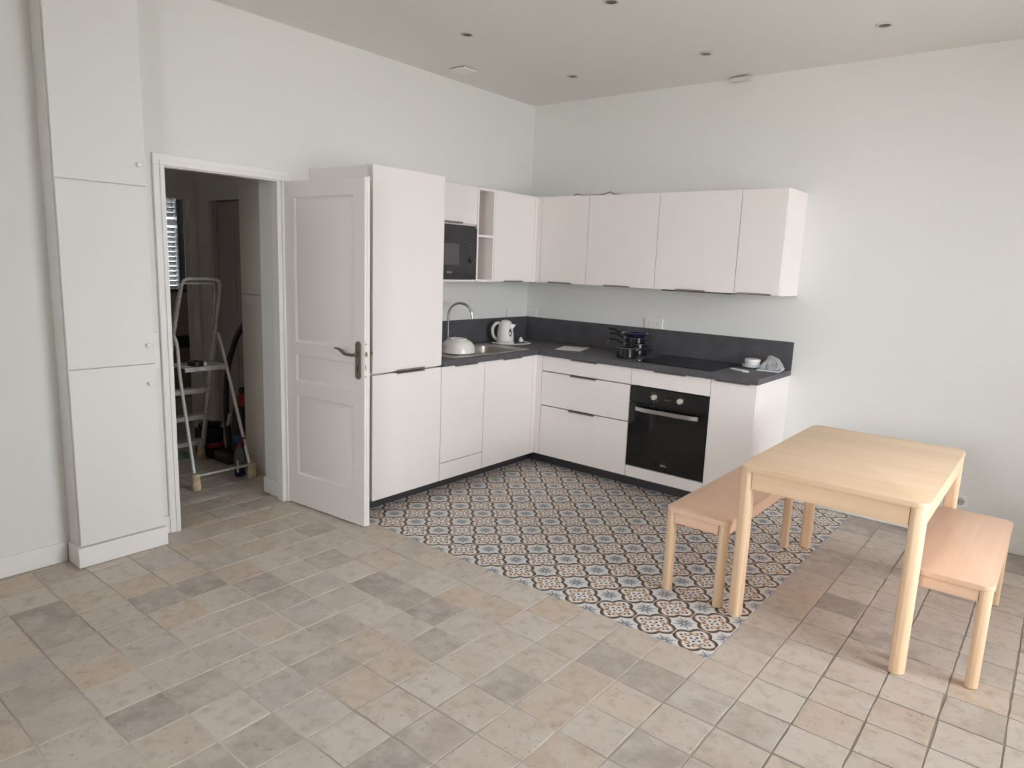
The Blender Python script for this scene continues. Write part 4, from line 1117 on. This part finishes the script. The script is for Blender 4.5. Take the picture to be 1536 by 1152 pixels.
# opening at the end of the passage, shutter beyond
bm = B(); box(bm, HX + 0.0005, HX + 0.016, -1.975, -1.915, 0.0, 2.10); box(bm, HX + 0.0005, HX + 0.016, -2.82, -2.76, 0.0, 2.10); box(bm, HX + 0.0005, HX + 0.016, -2.76, -1.975, 2.05, 2.10)
struct('trim_far', bm, 'hallwall', 'pale casing around the opening at the end of the passage', cat='door frame')
wz0, wz1, wy0, wy1 = 1.16, 2.24, -1.95, -1.27
bm = B(); t_ = 0.035
for a in ((wy0, wy0 + t_, wz0, wz1), (wy1 - t_, wy1, wz0, wz1), (wy0 + t_, wy1 - t_, wz0, wz0 + t_), (wy0 + t_, wy1 - t_, wz1 - t_, wz1), (-1.395, -1.36, wz0 + t_, wz1 - t_)): box(bm, -3.76, -3.71, a[0], a[1], a[2], a[3])
w3 = struct('window_3', bm, 'slatm', 'small window closed by a louvred shutter beyond the passage', cat='window')
obj('pane', bx(-3.737, -3.733, wy0 + t_, -1.395, wz0 + t_, wz1 - t_), 'glass', w3)
obj('pane', bx(-3.737, -3.733, -1.36, wy1 - t_, wz0 + t_, wz1 - t_), 'glass', w3)
shu = thingw('shutter', 'pale louvred shutter closing the small window past the passage', 'shutter', (-3.82, -1.64, wz0))
z = wz0 + 0.045
while z < wz1 - 0.02:
    if not (1.87 < z < 1.945):
        sl = B()
        v = [sl.verts.new(p) for p in ((-3.80, wy0 + 0.03, z + 0.014), (-3.80, -1.378, z + 0.014), (-3.835, -1.378, z - 0.026), (-3.835, wy0 + 0.03, z - 0.026), (-3.80, wy0 + 0.03, z + 0.0235), (-3.80, -1.378, z + 0.0235), (-3.835, -1.378, z - 0.020), (-3.835, wy0 + 0.03, z - 0.020))]
        for q in ((0, 1, 2, 3), (7, 6, 5, 4), (0, 4, 5, 1), (1, 5, 6, 2), (2, 6, 7, 3), (3, 7, 4, 0)): sl.faces.new([v[k] for k in q])
        obj('slat', sl, 'slatm', shu)
    z += 0.052
obj('stile', bx(-3.84, -3.80, -1.376, wy1, wz0, wz1), 'slatm', shu)
obj('rail', bx(-3.84, -3.80, wy0, -1.376, 1.87, 1.94), 'darkdoor', shu)
sh_ = single('low_shelf', bx(-3.695, -3.50, -2.10, -1.12, 0.58, 0.69, bev=0.004), 'dark', 'dark wall-mounted shelf under the louvred shutter', 'shelf')

# ladder
LD = thingw('stepladder', 'aluminium stepladder splashed with paint standing in the passage', 'ladder', (-0.95, -2.61, 0))
def lerp(a, b_, f): return tuple(a[i] + (b_[i] - a[i]) * f for i in range(3))
RB, RT = (-1.302, -2.425, 0.02), (-0.905, -2.437, 1.36)
LB, LT = (-1.302, -2.795, 0.02), (-0.905, -2.718, 1.36)
hp = [lerp(RB, RT, f) for f in (0.66, 0.75, 0.93)]
hp += [(-0.899, -2.440, 1.375), (-0.893, -2.452, 1.405), (-0.889, -2.480, 1.418), (-0.889, -2.577, 1.420), (-0.889, -2.675, 1.418), (-0.893, -2.703, 1.405), (-0.899, -2.715, 1.375)]
hp += [lerp(LT, LB, f) for f in (0.07, 0.25, 0.34)]
bm = B(); tube(bm, hp, 0.0125, 10); obj('hoop_rail', bm, 'palu', LD)
for (P0, P1, s_) in ((RB, RT, 1), (LB, LT, -1)):
    bm = B(); A_ = Vector(P0); C_ = Vector(lerp(P0, P1, 0.74)); dr_ = (C_ - A_).normalized(); wv_ = Vector((dr_.z, 0, -dr_.x)) * 0.021; ty = Vector((0, 0.008, 0))
    v = [bm.verts.new(p + q + r) for p in (A_, C_) for q, r in ((-wv_, -ty), (wv_, -ty), (wv_, ty), (-wv_, ty))]
    for q in ((0, 1, 2, 3), (7, 6, 5, 4), (0, 4, 5, 1), (1, 5, 6, 2), (2, 6, 7, 3), (3, 7, 4, 0)): bm.faces.new([v[k] for k in q])
    obj('stile', bm, 'palu', LD)
bm = B(); tube(bm, [(p[0] - 0.05, p[1] - 0.006 if i < 3 else p[1] + 0.006, p[2] - 0.02) for i, p in enumerate([lerp(RB, RT, 0.80), lerp(RB, RT, 0.95), (-0.893, -2.455, 1.405), (-0.893, -2.70, 1.405), lerp(LB, LT, 0.95), lerp(LB, LT, 0.80)])], 0.008, 8)
obj('inner_hoop', bm, 'palu', LD)
for (zs_, dz) in ((0.165, 0), (0.380, 0), (0.597, 0)):
    f = (zs_ - 0.02) / 1.34
    a = lerp(RB, RT, f); b2 = lerp(LB, LT, f)
    bm = B(); box(bm, a[0] - 0.045, a[0] + 0.035, b2[1] + 0.010, a[1] - 0.010, zs_ - 0.004, zs_ + 0.004); box(bm, a[0] + 0.029, a[0] + 0.035, b2[1] + 0.010, a[1] - 0.010, zs_ - 0.030, zs_ - 0.004); box(bm, a[0] - 0.045, a[0] - 0.039, b2[1] + 0.010, a[1] - 0.010, zs_ - 0.026, zs_ - 0.004)
    obj('step', bm, 'palu', LD)
bm = B(); box(bm, -1.10, -0.86, -2.735, -2.425, 0.795, 0.803); box(bm, -0.868, -0.86, -2.735, -2.425, 0.772, 0.795); box(bm, -1.10, -1.092, -2.735, -2.425, 0.772, 0.795)
for k in range(4): box(bm, -1.09 + 0.055 * k, -1.075 + 0.055 * k, -2.73, -2.43, 0.803, 0.806)
obj('platform', bm, 'palu', LD)
for (yb_, yt_) in ((-2.408, -2.420), (-2.818, -2.742)):
    bm = B(); tube(bm, smoothpath([(-0.602, yb_, 0.03), (-0.74, (yb_ * 2 + yt_) / 3, 0.40), (-0.87, (yb_ + 2 * yt_) / 3, 0.74), (-0.945, yt_, 0.94), (-0.985, yt_, 1.01), (-1.012, yt_, 1.018)], 5), 0.0115, 12)
    obj('front_leg', bm, 'alu', LD)
bm = B(); tube(bm, [(-0.618, -2.815, 0.092), (-0.618, -2.412, 0.092)], 0.009, 10); obj('brace', bm, 'palu', LD)
for (x, y, h_, s_) in ((-0.600, -2.818, 0.115, 1), (-0.600, -2.406, 0.105, 1), (-1.305, -2.425, 0.115, 1), (-1.305, -2.797, 0.115, 1)):
    bm = B(); lathe(bm, [(0.026, 0.0), (0.031, 0.006), (0.032, 0.03), (0.028, 0.06), (0.026, 0.085), (0.029, h_ - 0.006), (0.024, h_)], (x, y, 0.0005), 18); obj('foot_cover', bm, 'sock', LD)
dvb = B(); lathe(dvb, [(0.046, 0), (0.052, 0.004), (0.052, 0.026), (0.048, 0.030), (0.020, 0.031)], (-0.90, -2.63, 0.8066), 24)
dv_ = thingw('tape_roll', 'black round roll lying on the stepladder platform', 'tape', (-0.925, -2.63, 0.8066))
bm = B(); lathe(bm, [(0.050, 0), (0.054, 0.003), (0.054, 0.028), (0.050, 0.031), (0.024, 0.031), (0.024, 0.0)], (-0.925, -2.63, 0.8066), 26, cap0=False, cap1=False); obj('roll', bm, 'black', dv_)
dvb.free()
obj('tape_end', bx(-0.884, -0.866, -2.594, -2.578, 0.8068, 0.831), 'plastic', dv_)

# spray bottle
sp_ = thing('spray_bottle', 'clear spray bottle with blue liquid and trigger head by the stepladder foot', 'bottle', (-0.700, -2.442, 0.0005), R(15))
bm = B(); prof = [(0.036, 0.0), (0.039, 0.004), (0.039, 0.06)]; lathe(bm, prof, (0, 0, 0), 22); obj('liquid', bm, 'bluedet', sp_)
bm = B(); lathe(bm, [(0.039, 0.0605), (0.038, 0.13), (0.028, 0.18), (0.016, 0.215), (0.013, 0.222)], (0, 0, 0), 22); obj('bottle', bm, 'pet', sp_)
obj('label_sticker', bx(0.010, 0.030, -0.0405, -0.0392, 0.035, 0.125), 'paperm', sp_)
bm = B(); lathe(bm, [(0.015, 0.2225), (0.015, 0.25)], (0, 0, 0), 16); obj('collar', bm, 'red', sp_)
hd_ = obj('trigger_head', bx(-0.035, 0.030, -0.014, 0.014, 0.2505, 0.295, bev=0.006, seg=2), 'blue', sp_)
bm = B(); tube(bm, [(0.022, 0, 0.27), (0.042, 0, 0.285), (0.058, 0, 0.29)], [0.010, 0.009, 0.007], 10); obj('nozzle', bm, 'red', hd_)
bm = B(); tube(bm, [(0.036, 0, 0.272), (0.046, 0, 0.248), (0.046, 0, 0.225)], [0.005, 0.005, 0.004], 8); obj('trigger', bm, 'red', hd_)

# vacuum cleaner
vc = thingw('vacuum_cleaner', 'black upright vacuum cleaner with a hose behind the stepladder', 'vacuum cleaner', (-1.06, -2.28, 0))
hb_ = B(); prism(hb_, [(-1.185, -2.385), (-0.985, -2.385), (-0.965, -2.30), (-1.00, -2.21), (-1.17, -2.21), (-1.20, -2.30)], 0.001, 0.085, 0.012, 2); obj('floor_head', hb_, 'vac', vc)
bd = B(); lathe(bd, [(0.066, 0.086), (0.074, 0.12), (0.072, 0.28), (0.060, 0.40), (0.050, 0.46)], (-0.985, -2.262, 0), 24); obj('body', bd, 'vac', vc)
du = B(); lathe(du, [(0.046, 0.461), (0.05, 0.475), (0.05, 0.535), (0.035, 0.56)], (-0.955, -2.25, 0), 22); bin_ = obj('motor_cap', du, 'red', vc)
cap = B(); lathe(cap, [(0.037, 0.5605), (0.040, 0.585), (0.022, 0.60)], (-0.955, -2.25, 0), 18); obj('cap', cap, 'vac', bin_)
hs = B(); tube(hs, smoothpath([(-1.12, -2.285, 0.09), (-1.185, -2.27, 0.40), (-1.20, -2.24, 0.70), (-1.15, -2.19, 0.95), (-1.05, -2.15, 1.09), (-0.94, -2.13, 1.14)], 7), 0.022, 10); obj('hose', hs, 'vac', vc)
st = B(); tube(st, [(-1.035, -2.345, 0.30), (-1.01, -2.335, 0.40)], [0.010, 0.014], 10); obj('nozzle_tool', st, 'lgrey', vc)

# drill on tool case, red case
tc_ = thingw('tool_case', 'navy tool bag standing on the passage floor behind the stepladder', 'tool bag', (-1.40, -2.33, 0))
obj('bag', bx(-1.47, -1.335, -2.395, -2.215, 0.006, 0.215, bev=0.016, seg=3), 'navy', tc_)
bm = B(); tube(bm, arc((-1.452, -2.305, 0.212), 0.045, 0, 180, 10, (0, 1, 0), (0, 0, 1)), 0.008, 8); obj('strap', bm, 'black', tc_)
obj('base', bx(-1.465, -1.34, -2.39, -2.22, 0.0006, 0.006), 'black', tc_)
dl = thingw('cordless_drill', 'black cordless drill lying on the navy tool bag', 'drill', (-1.38, -2.30, 0.25))
bm = B(); lathe(bm, [(0.022, -0.07), (0.027, -0.06), (0.027, 0.03), (0.022, 0.05), (0.014, 0.075), (0.010, 0.078)], (-1.365, -2.30, 0.2435), 18, axis='y'); obj('motor_housing', bm, 'black', dl)
bm = B(); tube(bm, [(-1.365, -2.222, 0.2435), (-1.365, -2.16, 0.2435)], [0.004, 0.003], 8); obj('drill_bit', bm, 'steel', dl)
bm = B(); tube(bm, [(-1.365, -2.345, 0.2405), (-1.395, -2.365, 0.238), (-1.420, -2.372, 0.2365)], [0.018, 0.016, 0.019], 10); obj('grip', bm, 'black', dl)
rc = thingw('tool_box', 'dark red and black power tool box beside the stepladder rear foot', 'tool box', (-1.21, -2.42, 0))
obj('lower_shell', bx(-1.285, -1.215, -2.392, -2.275, 0.0006, 0.084, bev=0.006), 'black', rc)
obj('upper_shell', bx(-1.285, -1.215, -2.392, -2.275, 0.085, 0.112, bev=0.006), 'red', rc)
obj('sticker', bx(-1.2149, -1.2143, -2.332, -2.305, 0.040, 0.062), 'lgrey', rc)
# green rag
rg = B(); n_ = 12
vs = [[rg.verts.new((-1.52 + 0.16 * i / n_, -2.66 + 0.20 * j / n_ , 0.002 + 0.035 * abs(math.sin(i * 0.9 + j * 0.35)) * abs(math.sin(j * 0.7)) * (1 if 0 < i < n_ and 0 < j < n_ else 0.1))) for j in range(n_ + 1)] for i in range(n_ + 1)]
for i in range(n_):
    for j in range(n_): rg.faces.new((vs[i][j], vs[i + 1][j], vs[i + 1][j + 1], vs[i][j + 1]))
ro = single('cleaning_cloth', rg, 'green', 'crumpled green cloth on the passage floor behind the stepladder', 'cloth')
sd = ro.modifiers.new('thickness', 'SOLIDIFY'); sd.thickness = 0.003
